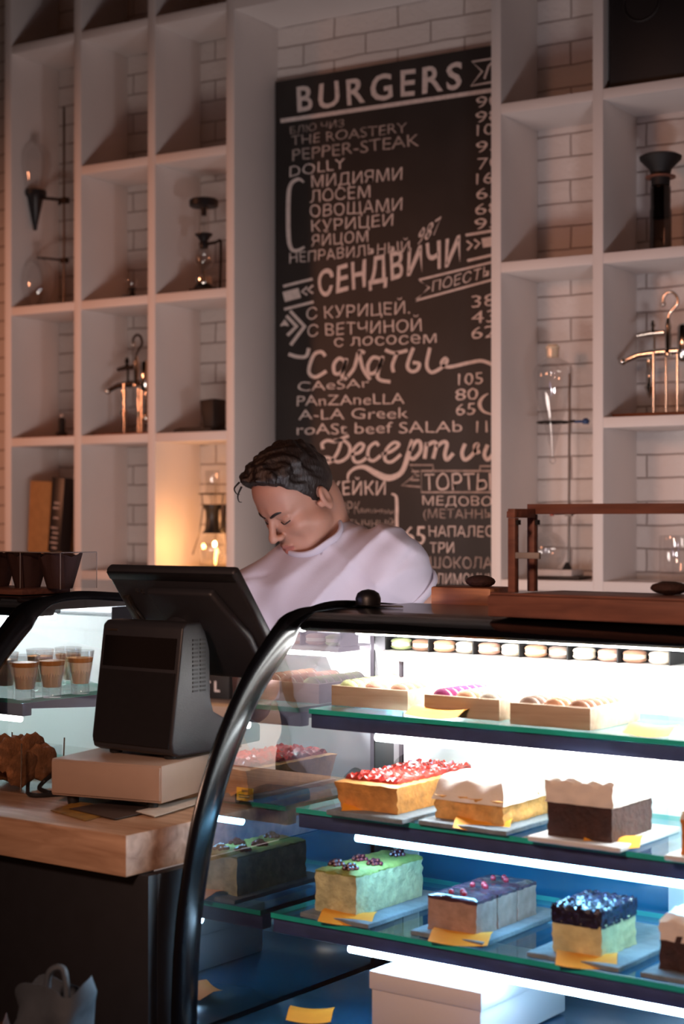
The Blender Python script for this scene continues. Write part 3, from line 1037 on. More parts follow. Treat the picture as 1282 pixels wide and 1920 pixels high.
# --- second case: glasses of cream dessert on its top shelf
glass_proto = None
for k, (px, py, uu) in enumerate(((150, 1300, -.675), (97, 1307, -.69), (47, 1311, -.715), (8, 1304, -.74), (128, 1292, -.76), (75, 1296, -.78))):
    p = on(px, py, 1.109)
    labels = ['dessert glass nearest the till, rightmost of the front ones', 'dessert glass second from the till, full of layered cream', 'dessert glass in the middle of the front row, caramel band near its rim',
              'leftmost dessert glass, cut by the black case frame', 'dessert glass standing just behind the two nearest the till', 'dessert glass behind the middle ones in the second case']
    if glass_proto is None:
        g = empty('dessert_glass', labels[0], 'glass', bar(p.x, p.y, 1.1085), BAR_A, 'dessert glasses in the far case')
        out = [(.0175, 0), (.0185, .002), (.0185, .017), (.0205, .030), (.0285, .085), (.0270, .085), (.0192, .031), (.0172, .020), (.001, .0195)]
        part('tumbler', MB().lathe(out, n=28, cap=False).lathe([(.001, 0), (.0175, 0)], n=28, cap=False), M['flask'], g)
        part('cream', MB().lathe([(.001, .0205), (.0168, .0205), (.0188, .031), (.0243, .062), (.001, .062)], n=24, cap=False), M['cream'], g)
        part('caramel', MB().lathe([(.0243, .0625), (.0258, .071), (.001, .0725)], n=24), M['caramel'], g)
        glass_proto = g
    else:
        copy_thing(glass_proto, bar(p.x, p.y, 1.1085), None, labels[k])


# ------------------------------------------------------------------ cashier counter between the two cases
SLZ = 0.967
t = empty('cash_counter', 'till counter with thick light wood top between the pastry cases', 'counter', bar(-0.62, -0.085, 0), BAR_A)
part('worktop', MB().box(0.006, 0.566, 0, 0.66, SLZ - .064, SLZ), M['slab'], t, bevel=.002)
part('front_panel', MB().box(0.02, 0.585, 0.03, 0.05, 0.0, SLZ - .065), M['counter_front'], t, bevel=.001)
part('side_panel', MB().box(0.565, 0.585, 0.0505, 0.64, 0.0, SLZ - .065), M['counter_front'], t, bevel=.001)
part('side_panel', MB().box(0.008, 0.028, 0.0505, 0.64, 0.0, SLZ - .065), M['counter_front'], t, bevel=.001)

# cash drawer box on feet
a, b, c = on(97, 1488, .985), on(303, 1505, .985), on(400, 1470, .985)
ang = math.atan2(b.y - a.y, b.x - a.x)
W_ = (b - a).length
box_rz = BAR_A + ang
DR_Z = SLZ + .016
t = empty('cash_box', 'low cream cash box on short feet under the till terminal', 'cash box', bar(a.x, a.y, SLZ), box_rz)
part('casing', MB().box(0, W_, 0, .235, .016, .078), M['till_wood'], t, bevel=.002)
part('front_plate', MB().box(.002, W_ - .002, -.0035, -.0003, .020, .075), M['till_wood'], t, bevel=.001)
for x in (.03, W_ - .03):
    for y in (.02, .21):
        part('foot', MB().lathe([(.009, 0), (.010, .004), (.010, .0158)], (x, y, 0), 14), M['rubber'], t)
BOX_TOP = SLZ + .0785

# ------------------------------------------------------------------ till terminal
tl, tr = bar_v(192, 1162, .165), bar_v(335, 1168, .165)
bl, br_ = bar_v(170, 1395, .130), bar_v(320, 1412, .130)
pw = (br_ - bl).length
pos = empty('till_terminal', 'black till terminal with tilted monitor, seen from its back', 'till', bar((bl.x + br_.x) / 2 + .002, .130, BOX_TOP), BAR_A)
hh = tr.z - BOX_TOP
# body: side profile (y,z) extruded across
body = [(0.004, 0.012), (0.0, 0.03), (0.028, hh - .008), (0.038, hh), (0.075, hh), (0.088, hh - .02), (0.098, hh - .05), (0.100, 0.100), (0.108, 0.075), (0.135, 0.062), (0.215, 0.050), (0.235, 0.040), (0.235, 0.010), (0.10, 0.006), (0.02, 0.006)]
part('stand', MB().prism(body, 'x', -pw / 2, pw / 2), M['pos_black'], pos, bevel=.004, seg=3)


def facept(x, z):       # a point on the leaning front face
    return (x, 0.0 + 0.028 * (z - .03) / (hh - .038) - .0012, z)


dsp = MB()
x1, z1, z2 = pw / 2 - .010, hh - .026, hh - .078
dsp.add([facept(-x1, z2), facept(x1, z2), facept(x1, z1), facept(-x1, z1)], [(0, 1, 2, 3)])
d = part('customer_display', dsp, M['screen'], pos, smooth=False, thick=.0012)
fp = MB()
fp.add([facept(-x1 - .004, .022), facept(x1 + .004, .022), facept(x1 + .004, z2 - .006), facept(-x1 - .004, z2 - .006)], [(0, 1, 2, 3)])
part('front_cover', fp, M['black'], pos, smooth=False, thick=.0012)
mk = MB()
p1 = facept(-x1 + .003, hh - .0165)
mk.box(p1[0], p1[0] + .024, p1[1] - .0006, p1[1] + .002, p1[2] - .0015, p1[2] + .002)
part('maker_plate', mk, M['steel'], pos)
vn = MB()
for k in range(13):
    for q in range(2):
        vn.box(pw / 2 - .0005, pw / 2 + .0012, .052 + .019 * q, .066 + .019 * q, hh - .118 + .0072 * k, hh - .1145 + .0072 * k)
part('side_vent', vn, M['rubber'], pos)
for x in (-pw / 2 + .03, pw / 2 - .03):
    for y in (.03, .20):
        part('foot', MB().lathe([(.011, 0), (.012, .006)], (x, y, .0006), 14), M['rubber'], pos)
# monitor, leaning towards the customer side with its screen facing the barman
MT = bar_v(195, 1070, .185), bar_v(437, 1072, .185)
MBt = bar_v(480, 1278, .335)
mw = (MT[1] - MT[0]).length
mid = (MT[0] + MT[1]) / 2
dz, dy = MT[0].z - MBt.z, .15
tilt = math.atan2(dy, dz)
mon = part('screen_housing', MB().prism([(-mw / 2, 0), (mw / 2, 0), (mw / 2, -math.hypot(dz, dy)), (-mw / 2, -math.hypot(dz, dy))], 'y', 0, .020), M['pos_black'], pos, bevel=.007, seg=3)
inv = bar((bl.x + br_.x) / 2 + .002, .130, BOX_TOP)
mon.location = (mid.x - ((bl.x + br_.x) / 2 + .002), .185 - .130, mid.z - BOX_TOP)
mon.rotation_euler = (tilt, 0, 0)
ml = math.hypot(dz, dy)
part('rear_cover', MB().prism([(-mw * .20, -.035), (mw * .30, -.035), (mw * .42, -ml * .55), (mw * .40, -ml * .93), (-mw * .1, -ml * .93), (-mw * .16, -.09)], 'y', -.016, .001), M['pos_black'], mon, bevel=.006, seg=3)
part('bezel_strip', MB().box(-mw / 2 + .004, mw / 2 - .004, -.0015, .001, -.020, -.004), M['black'], mon, bevel=.0005)
part('screen', MB().box(-mw / 2 + .012, mw / 2 - .012, .0195, .0215, -ml + .012, -.012), M['screen_on'], mon, label='lit screen facing the barman')
nk = MB()
nk.tube([(0.01, .075, hh - .03), (0.012, .110, hh - .01), (0.015, .150, hh + .004)], [.030, .028, .026], 14, sec=(1, .7))
part('neck', nk, M['pos_black'], pos)
sl = MB().box(-.012, .002, -.009, -.0005, -.115, -.055)
part('port_cover', sl, M['steel'], mon, loc=(-mw / 2 + .030, 0, 0), bevel=.002)
cb = MB().tube(spline([(-mw / 2 + .03, -.006, -.075), (-mw / 2 + .052, -.020, -.082), (-mw / 2 + .062, -.018, -.115), (-mw / 2 + .066, -.004, -.14)], 6), .003, 8)
part('cable', cb, M['rubber'], mon)

# flyers and cable around the cash box
def flat_sheet(name, label, pxs, mat, h=.0012, dz=0.0, cat='paper', lift=None):
    P = [on(x, y, SLZ + .001 + dz) for x, y in pxs]
    cx, cy = sum(p.x for p in P) / len(P), sum(p.y for p in P) / len(P)
    mb = MB().prism([(p.x - cx, p.y - cy) for p in P], 'z', 0, h)
    return solo(name, mb, M[mat], label, cat, bar(cx, cy, SLZ + .001 + dz), BAR_A, smooth=False)


M['leaflet'] = pm('ochre_leaflet', '#8a6426', 0.6, vary=0.5, scale=30)
M['dark_tray'] = pm('dark_tray', '#3a2e2a', 0.5)
flat_sheet('leaflet', 'ochre leaflet under the front edge of the cash box', [(95, 1520), (150, 1502), (225, 1522), (160, 1540)], 'leaflet')
flat_sheet('menu_folder', 'dark flat folder lying in front of the cash box', [(130, 1517), (225, 1500), (300, 1518), (215, 1537)], 'dark_tray', dz=.0016)
flat_sheet('paper_sheet', 'white paper sheet sticking out right of the cash box', [(255, 1522), (372, 1494), (395, 1500), (290, 1532)], 'paper', dz=.0032)
cbl = [(105, 1415, .05), (80, 1432, .035), (58, 1452, .018), (52, 1478, .004), (60, 1490, .004)]
pts = [on(x, y, SLZ + z + .003) for x, y, z in cbl]
base = pts[-1]
solo('till_cable', MB().tube(spline([(p.x - base.x, p.y - base.y, p.z - SLZ) for p in pts] + [(.03, .05, .004), (.09, .10, .004)], 8), .0035, 8), M['rubber'],
     'black cable looping down beside the cash box', 'cable', bar(base.x, base.y, SLZ), BAR_A)
pts = [on(x, y, SLZ + z + .003) for x, y, z in ((100, 1452, .028), (84, 1464, .014), (74, 1478, .004), (95, 1487, .004))]
base = pts[2]
solo('till_cable', MB().tube(spline([(p.x - base.x, p.y - base.y, p.z - SLZ) for p in pts], 8), .004, 8), M['rubber'],
     'short thick black cable against the left end of the cash box', 'cable', bar(base.x, base.y, SLZ), BAR_A)

# clear tub of brown biscuits
M['biscuit'] = pm('brown_biscuit', '#875a38', 0.75, vary=0.4, scale=60, bump=0.5)
tub = empty('clear_tub', 'clear plastic tub of biscuits left of the cash box', 'tub', bar(-.542, .135, SLZ + .001), BAR_A)
te = MB()
for x_, y_ in ((-.063, -.05), (.07, -.05), (.07, .05), (-.063, .05)):
    te.tube([(x_, y_, .003), (x_ * 1.04, y_ * 1.04, .088)], .0014, 6)
part('tub_edge', te, M['chrome'], tub)
part('tub_base', MB().box(-.063, .070, -.05, .05, 0, .002), M['acrylic'], tub)
part('tub_wall', MB().box(-.063, .070, -.05, -.0485, .0025, .075).box(-.063, .070, .0485, .05, .0025, .075).box(-.063, -.0615, -.048, .048, .0025, .075).box(.0685, .070, -.048, .048, .0025, .075), M['acrylic'], tub, smooth=False)
bisc = None
for k in range(8):
    x = -.042 + .0285 * (k % 4)
    y = -.022 + .044 * (k // 4)
    loc = bar(-.542 + x, .135 + y, SLZ + .044 + .008 * math.sin(1.3 * k) + (0.012 if 1 <= k % 4 <= 2 else 0))
    if bisc is None:
        mb = MB()
        mb.lathe([(.001, -.007), (.018, -.008), (.030, -.006), (.0345, -.002), (.034, .003), (.025, .007), (.012, .008), (.001, .008)], n=20)
        mb.v = [tuple(Vector(p) * (1 + .16 * wob(Vector(p) * 130, 1, 3))) for p in mb.v]
        bisc = solo('biscuit', mb, M['biscuit'], 'brown biscuit standing on edge in the clear tub', 'biscuit', loc, 0, 'biscuits in the clear tub')
    else:
        o = bisc.copy()
        COL.objects.link(o)
        o.location = loc
    (bisc if k == 0 else o).rotation_euler = (R(8) * math.sin(k), PI / 2 + R(10) * math.cos(2 * k), BAR_A)

# small card reader with yellow tag, at the right end of the counter
p0 = on(520, 1500, SLZ + .004)
t = empty('card_reader', 'dark card reader lying on the till counter beside the pastry case', 'card reader', bar(p0.x - .01, p0.y, SLZ), BAR_A + R(4))
part('housing', MB().prism([(-.05, 0), (.05, 0), (.05, .012), (.045, .022), (-.05, .018)], 'x', -.045, .045), M['black'], t, bevel=.003)
tg = part('tag', MB().box(-.017, .017, -.0535, -.0522, .004, .026), M['yellow_tag'], t, label='yellow hanging price tag', loc=(-.018, -.004, .004))
part('tag_print', MB().box(-.006, .008, -.0540, -.0536, .019, .023).box(-.012, .012, -.0540, -.0536, .013, .0145).box(-.012, .010, -.0540, -.0536, .009, .0105), M['ink'], tg)

# ------------------------------------------------------------------ on top of the cases
TOPZ = 1.2985
p0 = on(0, 1105, TOPZ)
u_r, v_f = -0.700, 0.40
ab = empty('acrylic_box', 'clear acrylic display box on the far pastry case', 'display box', bar(u_r, v_f, TOPZ), BAR_A)
q = bar_v(195, 1025, v_f + .10)
bh = q.z - TOPZ - .012
bw = .34
part('wooden_base', MB().box(-bw, -.075, -.035, .10, 0, .012), M['tray_wood'], ab, bevel=.003)
aw = MB()
aw.box(-bw, 0, 0, .002, .0125, bh).box(-bw, 0, .098, .10, .0125, bh).box(-.002, 0, .0025, .0975, .0125, bh).box(-bw, 0, 0, .10, bh, bh + .002)
part('clear_panel', aw, M['acrylic'], ab, smooth=False)
ae = MB()
for x in (-bw, -.0015, -.118):
    ae.tube([(x, 0, .0125), (x, 0, bh)], .0011, 6)
ae.tube([(-bw, 0, bh + .001), (0, 0, bh + .001)], .0011, 6).tube([(0, 0, bh + .001), (0, .10, bh + .001)], .0011, 6).tube([(0, .10, .0125), (0, .10, bh)], .0011, 6).tube([(-bw, .10, bh + .001), (0, .10, bh + .001)], .0011, 6)
part('panel_edge', ae, M['acrylic_edge'], ab)
mprot = None
M['muffin'] = pm('dark_muffin', '#3a211a', 0.8, vary=0.4, scale=70, bump=0.7)
for k, x in enumerate((-.055, -.150, -.245)):
    lab = ['brown paper muffin nearest the right end of the acrylic box', 'brown paper muffin in the middle of the acrylic box', 'brown paper muffin at the left end of the acrylic box'][k]
    loc = bar(u_r + x, v_f + .050, TOPZ + .0125)
    if k == 0:
        m_ = empty('muffin', lab, 'muffin', loc, BAR_A, 'muffins in the acrylic box')
        mb = MB()
        n, hs = 40, 6
        vs, fs = [], []
        for j in range(hs + 1):
            z = j / hs
            for i in range(n):
                a = 2 * PI * i / n
                rr = (.026 + .018 * z) * (1 + .05 * math.sin(a * 10) * z)
                top = .062 + .010 * abs(math.sin(a * 2 + .4)) ** .7 * z
                vs.append((rr * math.cos(a), rr * math.sin(a), top * z))
        for j in range(hs):
            for i in range(n):
                i2 = (i + 1) % n
                fs.append((j * n + i, j * n + i2, (j + 1) * n + i2, (j + 1) * n + i))
        fs.append(tuple(range(n)))
        mb.add(vs, fs)
        part('paper_cup', mb, M['brown_paper'], m_, thick=.0006)
        cr = MB()
        cr.ball((0, 0, .048), (.0375, .0375, .022), 20)
        cr.v = [tuple(Vector(p) + Vector((0, 0, .003 * wob(Vector(p) * 160, 1, 2)))) for p in cr.v]
        part('crumb', cr, M['muffin'], m_)
        mprot = m_
    else:
        copy_thing(mprot, loc, BAR_A + .5 * k, lab)

# wooden display stand on the near case
a, b = on(910, 1158, TOPZ), on(1282, 1187, TOPZ)
ang = math.atan2(b.y - a.y, b.x - a.x) * .55
st = empty('bread_stand', 'red-brown wooden display tray with open frame on the near pastry case', 'display stand', bar(.356, .300, TOPZ), BAR_A + R(-3))
part('tray_board', MB().box(0, .62, 0, .22, 0, .034), M['tray_wood'], st, bevel=.003)
part('tray_lip', MB().box(0.004, .616, .0005, .010, .0345, .038), M['tray_wood'], st, bevel=.001)


def st_local(px, py, v):
    p = bar_v(px, py, v)
    o = st.location
    w = bar(p.x, p.y, p.z)
    d = Vector((w.x - o.x, w.y - o.y, 0))
    a_ = -(BAR_A + R(-3))
    return Vector((d.x * math.cos(a_) - d.y * math.sin(a_), d.x * math.sin(a_) + d.y * math.cos(a_), p.z - TOPZ))


f1 = st_local(962, 1000, .388)
zt = st_local(998, 952, .450).z
f2 = st_local(998, 1000, .450)
print('stand posts', f1, f2, zt)
ph = zt - .0343
for (p, zz) in ((f1, zt - .004), (f2, zt + .002)):
    part('post', MB().box(p.x - .0068, p.x + .0068, p.y - .006, p.y + .006, .0343, zz - .013), M['tray_wood'], st, bevel=.001)
for yy, zz, n_ in ((f2.y, zt + .002, 'top_rail'),):
    part(n_, MB().box(f2.x - .0068, .612, yy - .006, yy + .006, zz - .0127, zz + .004), M['tray_wood'], st, bevel=.001)
part('side_rail', MB().box(f1.x - .0068, f1.x + .0068, f1.y - .006, f2.y - .0065, zt - .0167, zt - .002), M['tray_wood'], st, bevel=.001)
part('back_rail', MB().box(f1.x + .007, f2.x - .007, f1.y - .004, f1.y + .004, zt - .0167, zt - .006), M['tray_wood'], st, bevel=.001)
part('post', MB().box(.600, .612, f2.y - .006, f2.y + .006, .0343, zt - .011), M['tray_wood'], st, bevel=.001)
part('clear_panel', MB().box(f2.x + .0075, .5995, f2.y - .001, f2.y + .001, .0345, zt - .0112), M['acrylic'], st, smooth=False)
zc = st_local(990, 1041, .41).z
part('clip_bar', MB().box(f1.x + .007, f1.x + .052, f1.y - .0055, f1.y + .0015, zc - .005, zc + .005), M['acrylic_edge'], st, bevel=.001, label='grey acrylic hinge bar')
for p in (f1, f2):
    part('bracket', MB().box(p.x + .0072, p.x + .012, p.y - .004, p.y + .004, zt - .028, zt - .020), M['rubber'], st)
p = st_local(1255, 1112, .34)
o = bar(.356, .300, TOPZ)
mb = MB().ball((0, 0, .010), (.030, .026, .011), 18)
mb.v = [tuple(Vector(q_) + Vector((0, 0, .002 * wob(Vector(q_) * 160, 1, 2)))) for q_ in mb.v]
w_ = bar_v(1254, 1110, .46)
solo('dark_bun', mb, M['muffin'], 'dark bun on the wooden tray near the right edge', 'bun', bar(w_.x, .46, TOPZ + .0350), BAR_A)

# black tongs rest: a low dome with a pointed plate, on the near case
w_ = bar_v(690, 1116, .44)
t = empty('black_dome', 'small black domed lid with a pointed brim on the glossy case top', 'lid', bar(w_.x, .44, TOPZ), BAR_A)
part('dome', MB().lathe([(.022, .003), (.0225, .014), (.019, .023), (.011, .028), (.001, .030)], n=24), M['black'], t)
part('brim', MB().prism([(-.03, 0), (-.022, -.02), (0, -.026), (.03, -.018), (.075, .0), (.03, .02), (0, .026), (-.022, .02)], 'z', 0.0, .003), M['black_gloss'], t, bevel=.001)

# board with something baked, behind the case
w_ = bar_v(840, 1120, .68)
bc = empty('back_bar', 'dark narrow work counter standing behind the near pastry case', 'counter', bar(-.03, .65, 0), BAR_A)
part('bar_top', MB().box(0, 1.0, 0, .14, 1.255, 1.285), M['counter_front'], bc, bevel=.002)
part('bar_body', MB().box(.02, .98, .01, .13, 0, 1.2545), M['counter_front'], bc, bevel=.002)
t = empty('serving_board', 'orange-brown wooden board with a dark loaf behind the near pastry case', 'serving board', bar(.005, .70, 1.2855), BAR_A)
part('board', MB().box(0, .13, -.03, .05, 0, .040), M['base_wood'], t, bevel=.004)
lf = MB().ball((.085, .01, .050), (.030, .022, .012), 16)
part('loaf', lf, M['muffin'], t)

# stool and grey bag in front of the counter, bottom left of the picture
p0 = unbar(at_z(150, 1890, .72))
sx, sy = p0.x + .0, -.235
t = empty('bar_stool', 'low dark stool standing in front of the till counter', 'stool', bar(sx, sy - .05, 0), BAR_A)
part('seat', MB().lathe([(.15, .50), (.16, .505), (.16, .53), (.15, .535)], n=32), M['black'], t)
for k in range(4):
    a = PI / 4 + k * PI / 2
    part('leg', MB().tube([(.14 * math.cos(a), .14 * math.sin(a), 0), (.10 * math.cos(a), .10 * math.sin(a), .4995)], .011, 10), M['dark_steel'], t)
t = empty('grey_bag', 'crumpled grey bag with a loop handle standing on the stool', 'bag', bar(sx + .055, sy - .035, .5355), BAR_A)
mb = MB()
n, hs = 36, 12
vs, fs = [], []
for j in range(hs + 1):
    z = j / hs
    for i in range(n):
        a = 2 * PI * i / n
        rx = .060 * (abs(math.cos(a)) ** .6) * (1 if math.cos(a) > 0 else -1)
        ry = .050 * (1 - .35 * z) * (abs(math.sin(a)) ** .6) * (1 if math.sin(a) > 0 else -1)
        w = .010 * wob((rx * 30, ry * 30, z * 7), 1, 4)
        vs.append((rx + w, ry + w, .25 * z + (.012 * math.sin(3 * a + 1) + .03 * rx / .06 * 0.35) * z))
for j in range(hs):
    for i in range(n):
        i2 = (i + 1) % n
        fs.append((j * n + i, j * n + i2, (j + 1) * n + i2, (j + 1) * n + i))
fs.append(tuple(range(n))[::-1])
mb.add(vs, fs)
part('sack', mb, M['bag'], t, thick=.001)
part('handle', MB().tube(spline([(.005, -.02, .235), (.010, -.02, .275), (.028, -.01, .280), (.036, -.01, .235)], 8), .005, 8), M['bag'], t)

bb = empty('paper_bag', 'dark brown crumpled paper bag on the stool, left of the grey one', 'bag', bar(sx - .085, sy - .06, .5355), BAR_A + .2)
mb = MB()
vs, fs = [], []
for j in range(9):
    z = j / 8
    for i in range(28):
        a = 2 * PI * i / 28
        rx, ry = .070 * math.cos(a) * (1 - .2 * z), .050 * math.sin(a) * (1 - .4 * z)
        w = .008 * wob((rx * 40, ry * 40, z * 8), 1, 9)
        vs.append((rx + w, ry + w, .185 * z + .012 * math.sin(4 * a) * z))
for j in range(8):
    for i in range(28):
        i2 = (i + 1) % 28
        fs.append((j * 28 + i, j * 28 + i2, (j + 1) * 28 + i2, (j + 1) * 28 + i))
fs.append(tuple(range(28))[::-1])
mb.add(vs, fs)
part('sack', mb, M['brown_paper'], bb, thick=.0008)

mk = MB()
for k, (x, z) in enumerate(((0, 0), (.011, -.002))):
    mk.tube([(x + .0035 * math.cos(a), -.0006, z + .004 * math.sin(a)) for a in [PI * .2 + 1.55 * PI * q / 14 for q in range(15)]], .0006, 6)
part('maker_mark', mk, M['steel'], mon, loc=(-mw / 2 + .055, 0, -.046))
t = empty('back_counter', 'beige low counter along the shelving wall behind the barman', 'counter', (-4.2, 3.95, 0))
part('counter_top', MB().box(0, 4.2, 0, .50, .86, .90), M['till_wood'], t, bevel=.002)
part('counter_body', MB().box(.02, 4.18, .02, .49, 0, .8595), M['white'], t, bevel=.002)
p_ = at_y(403, 1300, 4.15)
t = empty('dark_crate', 'small dark crate with pale print on the back counter, under the till screen', 'crate', (p_.x, 4.15, .9005))
part('crate_body', MB().box(-.09, .09, -.05, .05, 0, .075), M['rubber'], t, bevel=.002)
pr_ = MB()
for k in range(4):
    pr_.box(-.07 + .035 * k, -.063 + .035 * k, -.0512, -.0504, .022, .055).box(-.063 + .035 * k, -.050 + .035 * k, -.0512, -.0504, .022 + .013 * (k % 3), .028 + .013 * (k % 3))
part('print', pr_, M['chalk'], t)


# ------------------------------------------------------------------ things in the shelving
def cell(px, py, zshelf, yy=4.60):
    """a spot on a shelf board, on the ray of a pixel"""
    p = at_y(px, py, yy)
    return Vector((p.x, yy, zshelf + .0005))


def zpx(py, px=640, yy=4.60):
    return at_y(px, py, yy).z


def rel(o, px, py, yy=4.60):
    p = at_y(px, py, yy)
    return Vector((p.x - o.x, yy - o.y, p.z - o.z))


def flask_prof(rb, h, rn, hn):
    """round flask: body radius rb, total height h, neck radius rn, neck height hn"""
    hb = h - hn
    pr = [(0.001, 0), (rb * .55, .001)]
    for k in range(1, 12):
        a = -PI / 2 * .75 + (PI / 2 * .75 + PI / 2 * .82) * k / 11
        pr.append((max(rn, rb * math.cos(a)), hb / 2 + hb / 2 * math.sin(a) / math.sin(PI / 2 * .82) * (1 if a > 0 else math.sin(PI / 2 * .82) / math.sin(PI / 2 * .75))))
    pr += [(rn, hb + .01), (rn, h - .004), (rn * 1.25, h)]
    return pr


# --- big cell, far left: lab stand with pear-shaped funnel over a round flask
YS = 4.61
o = cell(120, 566, 2.23, YS)
st1 = empty('lab_stand', 'tall laboratory stand with two clamps in the far left double cell', 'lab stand', o)
Q = lambda px, py: rel(o, px, py, YS)
part('base_plate', MB().box(-.10, .035, -.05, .05, 0, .008), M['dark_steel'], st1, bevel=.001)
part('rod', MB().tube([(0, 0, .008), (0, 0, Q(120, 200).z)], .0045, 10), M['steel'], st1)
a, b = Q(70, 372), Q(120, 376)
part('clamp', MB().tube([(a.x + .02, 0, a.z), (.012, 0, b.z)], .006, 8).box(-.016, .016, -.01, .012, b.z - .010, b.z + .010).tube([(-.012, -.012, b.z - .018), (-.012, -.012, b.z)], .005, 8), M['dark_steel'], st1)
a = Q(62, 484)
part('clamp', MB().tube([(a.x + .022, 0, a.z), (.010, 0, Q(125, 488).z)], .004, 8).box(-.012, .014, -.009, .010, Q(125, 488).z - .009, Q(125, 488).z + .009), M['dark_steel'], st1)
c = Q(66, 372)
fo = Vector((o.x + c.x, YS, o.z + Q(66, 432).z))
zz = lambda py: Q(66, py).z - Q(66, 432).z
fn = empty('dropping_funnel', 'pear-shaped clear glass funnel in a black cone holder, far left double cell', 'funnel', fo)
part('glass_bulb', MB().lathe([(.004, zz(415)), (.022, zz(385)), (.044, zz(345)), (.060, zz(310)), (.058, zz(290)), (.040, zz(276)), (.018, zz(268)), (.015, zz(255)), (.018, zz(248))], n=32, cap=False), M['flask'], fn)
part('holder', MB().lathe([(.006, 0), (.010, zz(420)), (.030, zz(372)), (.042, zz(366)), (.042, zz(358)), (.034, zz(357))], n=28), M['black'], fn, label='black rubber cone holder')
c = Q(72, 562)
fl = solo('round_flask', MB().lathe(flask_prof(.064, Q(72, 452).z - .010, .017, .062), n=36, cap=False), M['flask'],
          'round clear glass flask under the funnel, far left double cell', 'flask', (o.x + c.x, YS - .002, o.z + .0085))

# --- second column, third row from the top: small spirit burner
o = cell(247, 555, 2.23, 4.55)
sb = empty('spirit_burner', 'small black burner with a tiny glass cup, in the cell left of the siphon', 'burner', o)
part('foot', MB().lathe([(.038, 0), (.040, .004), (.036, .008), (.012, .011), (.010, .032), (.016, .036)], n=28), M['black'], sb)
part('glass_cup', MB().lathe([(.010, .0365), (.018, .045), (.020, .066), (.018, .068)], n=24, cap=False), M['flask'], sb)

# --- third column, same row: vacuum siphon brewer
YS = 4.55
o = cell(382, 546, 2.23, YS)
Q = lambda px, py: rel(o, px, py, YS)
hz = lambda py: Q(384, py).z
sp = empty('siphon_brewer', 'glass siphon coffee brewer with a black lid, cell beside the chalkboard', 'coffee brewer', o)
part('foot', MB().box(-.040, .062, -.035, .035, 0, .010), M['rubber'], sp, bevel=.003)
part('burner_base', MB().lathe([(.033, .0105), (.035, .014), (.028, .021), (.026, .024)], n=24), M['rubber'], sp)
part('burner', MB().lathe([(.024, .0245), (.027, .030), (.026, .052), (.014, .058), (.005, .060), (.004, .074)], n=24), M['chrome'], sp)
part('lower_bulb', MB().lathe([(.008, hz(506)), (.026, hz(500)), (.034, hz(488)), (.030, hz(474)), (.014, hz(462))], n=28, cap=False), M['flask'], sp)
part('collar', MB().lathe([(.015, hz(466)), (.017, hz(458)), (.014, hz(452)), (.022, hz(445)), (.030, hz(441)), (.030, hz(438))], n=24), M['black'], sp)
part('upper_tube', MB().lathe([(.019, hz(438)), (.021, hz(430)), (.019, hz(420)), (.020, hz(388))], n=28, cap=False), M['flask'], sp)
part('plunger', MB().lathe([(.010, hz(404)), (.010, hz(388))], n=18), M['black'], sp)
part('lid', MB().lathe([(.046, hz(388)), (.050, hz(386)), (.050, hz(376)), (.044, hz(373))], n=32), M['black'], sp)
part('arm', MB().tube([(.014, 0, hz(458)), (.050, 0, hz(457)), (.070, 0, hz(453))], .005, 8), M['dark_steel'], sp)
part('pole', MB().tube([(.068, 0, .0005), (.072, 0, hz(490)), (.072, 0, hz(453))], .0045, 8), M['dark_steel'], sp)

# --- first column, next row down: small dark bottle
o = cell(116, 822, 1.75, 4.565)
bt = empty('small_bottle', 'tiny dark bottle with a pale stopper, on a thin wooden board', 'bottle', o + Vector((0, 0, .0065)))
part('bottle', MB().lathe([(.020, 0), (.022, .006), (.012, .018), (.012, .058), (.007, .066)], n=20), M['rubber'], bt)
part('stopper', MB().ball((0, 0, .072), .008, 12), M['grey_base'], bt)
bw1 = solo('wooden_board', MB().box(-.145, .145, -.10, .10, 0, .006), M['base_wood'], 'thin brown board under the tiny dark bottle', 'board', (X0 + PITCH / 2, 4.65, 1.7505), bevel=.001)
bw2 = solo('wooden_board', MB().box(-.145, .145, -.10, .10, 0, .008), M['base_wood'], 'thin brown board under the dark lever brewer', 'board', (XL[1] + PITCH / 2, 4.65, 1.7505), bevel=.001)
bw3 = solo('wooden_board', MB().box(-.145, .145, -.10, .10, 0, .012), M['base_wood'], 'brown board under the shiny lever brewer right of the chalkboard', 'board', (XR[1] + PITCH / 2, 4.65, 1.7505), bevel=.001)


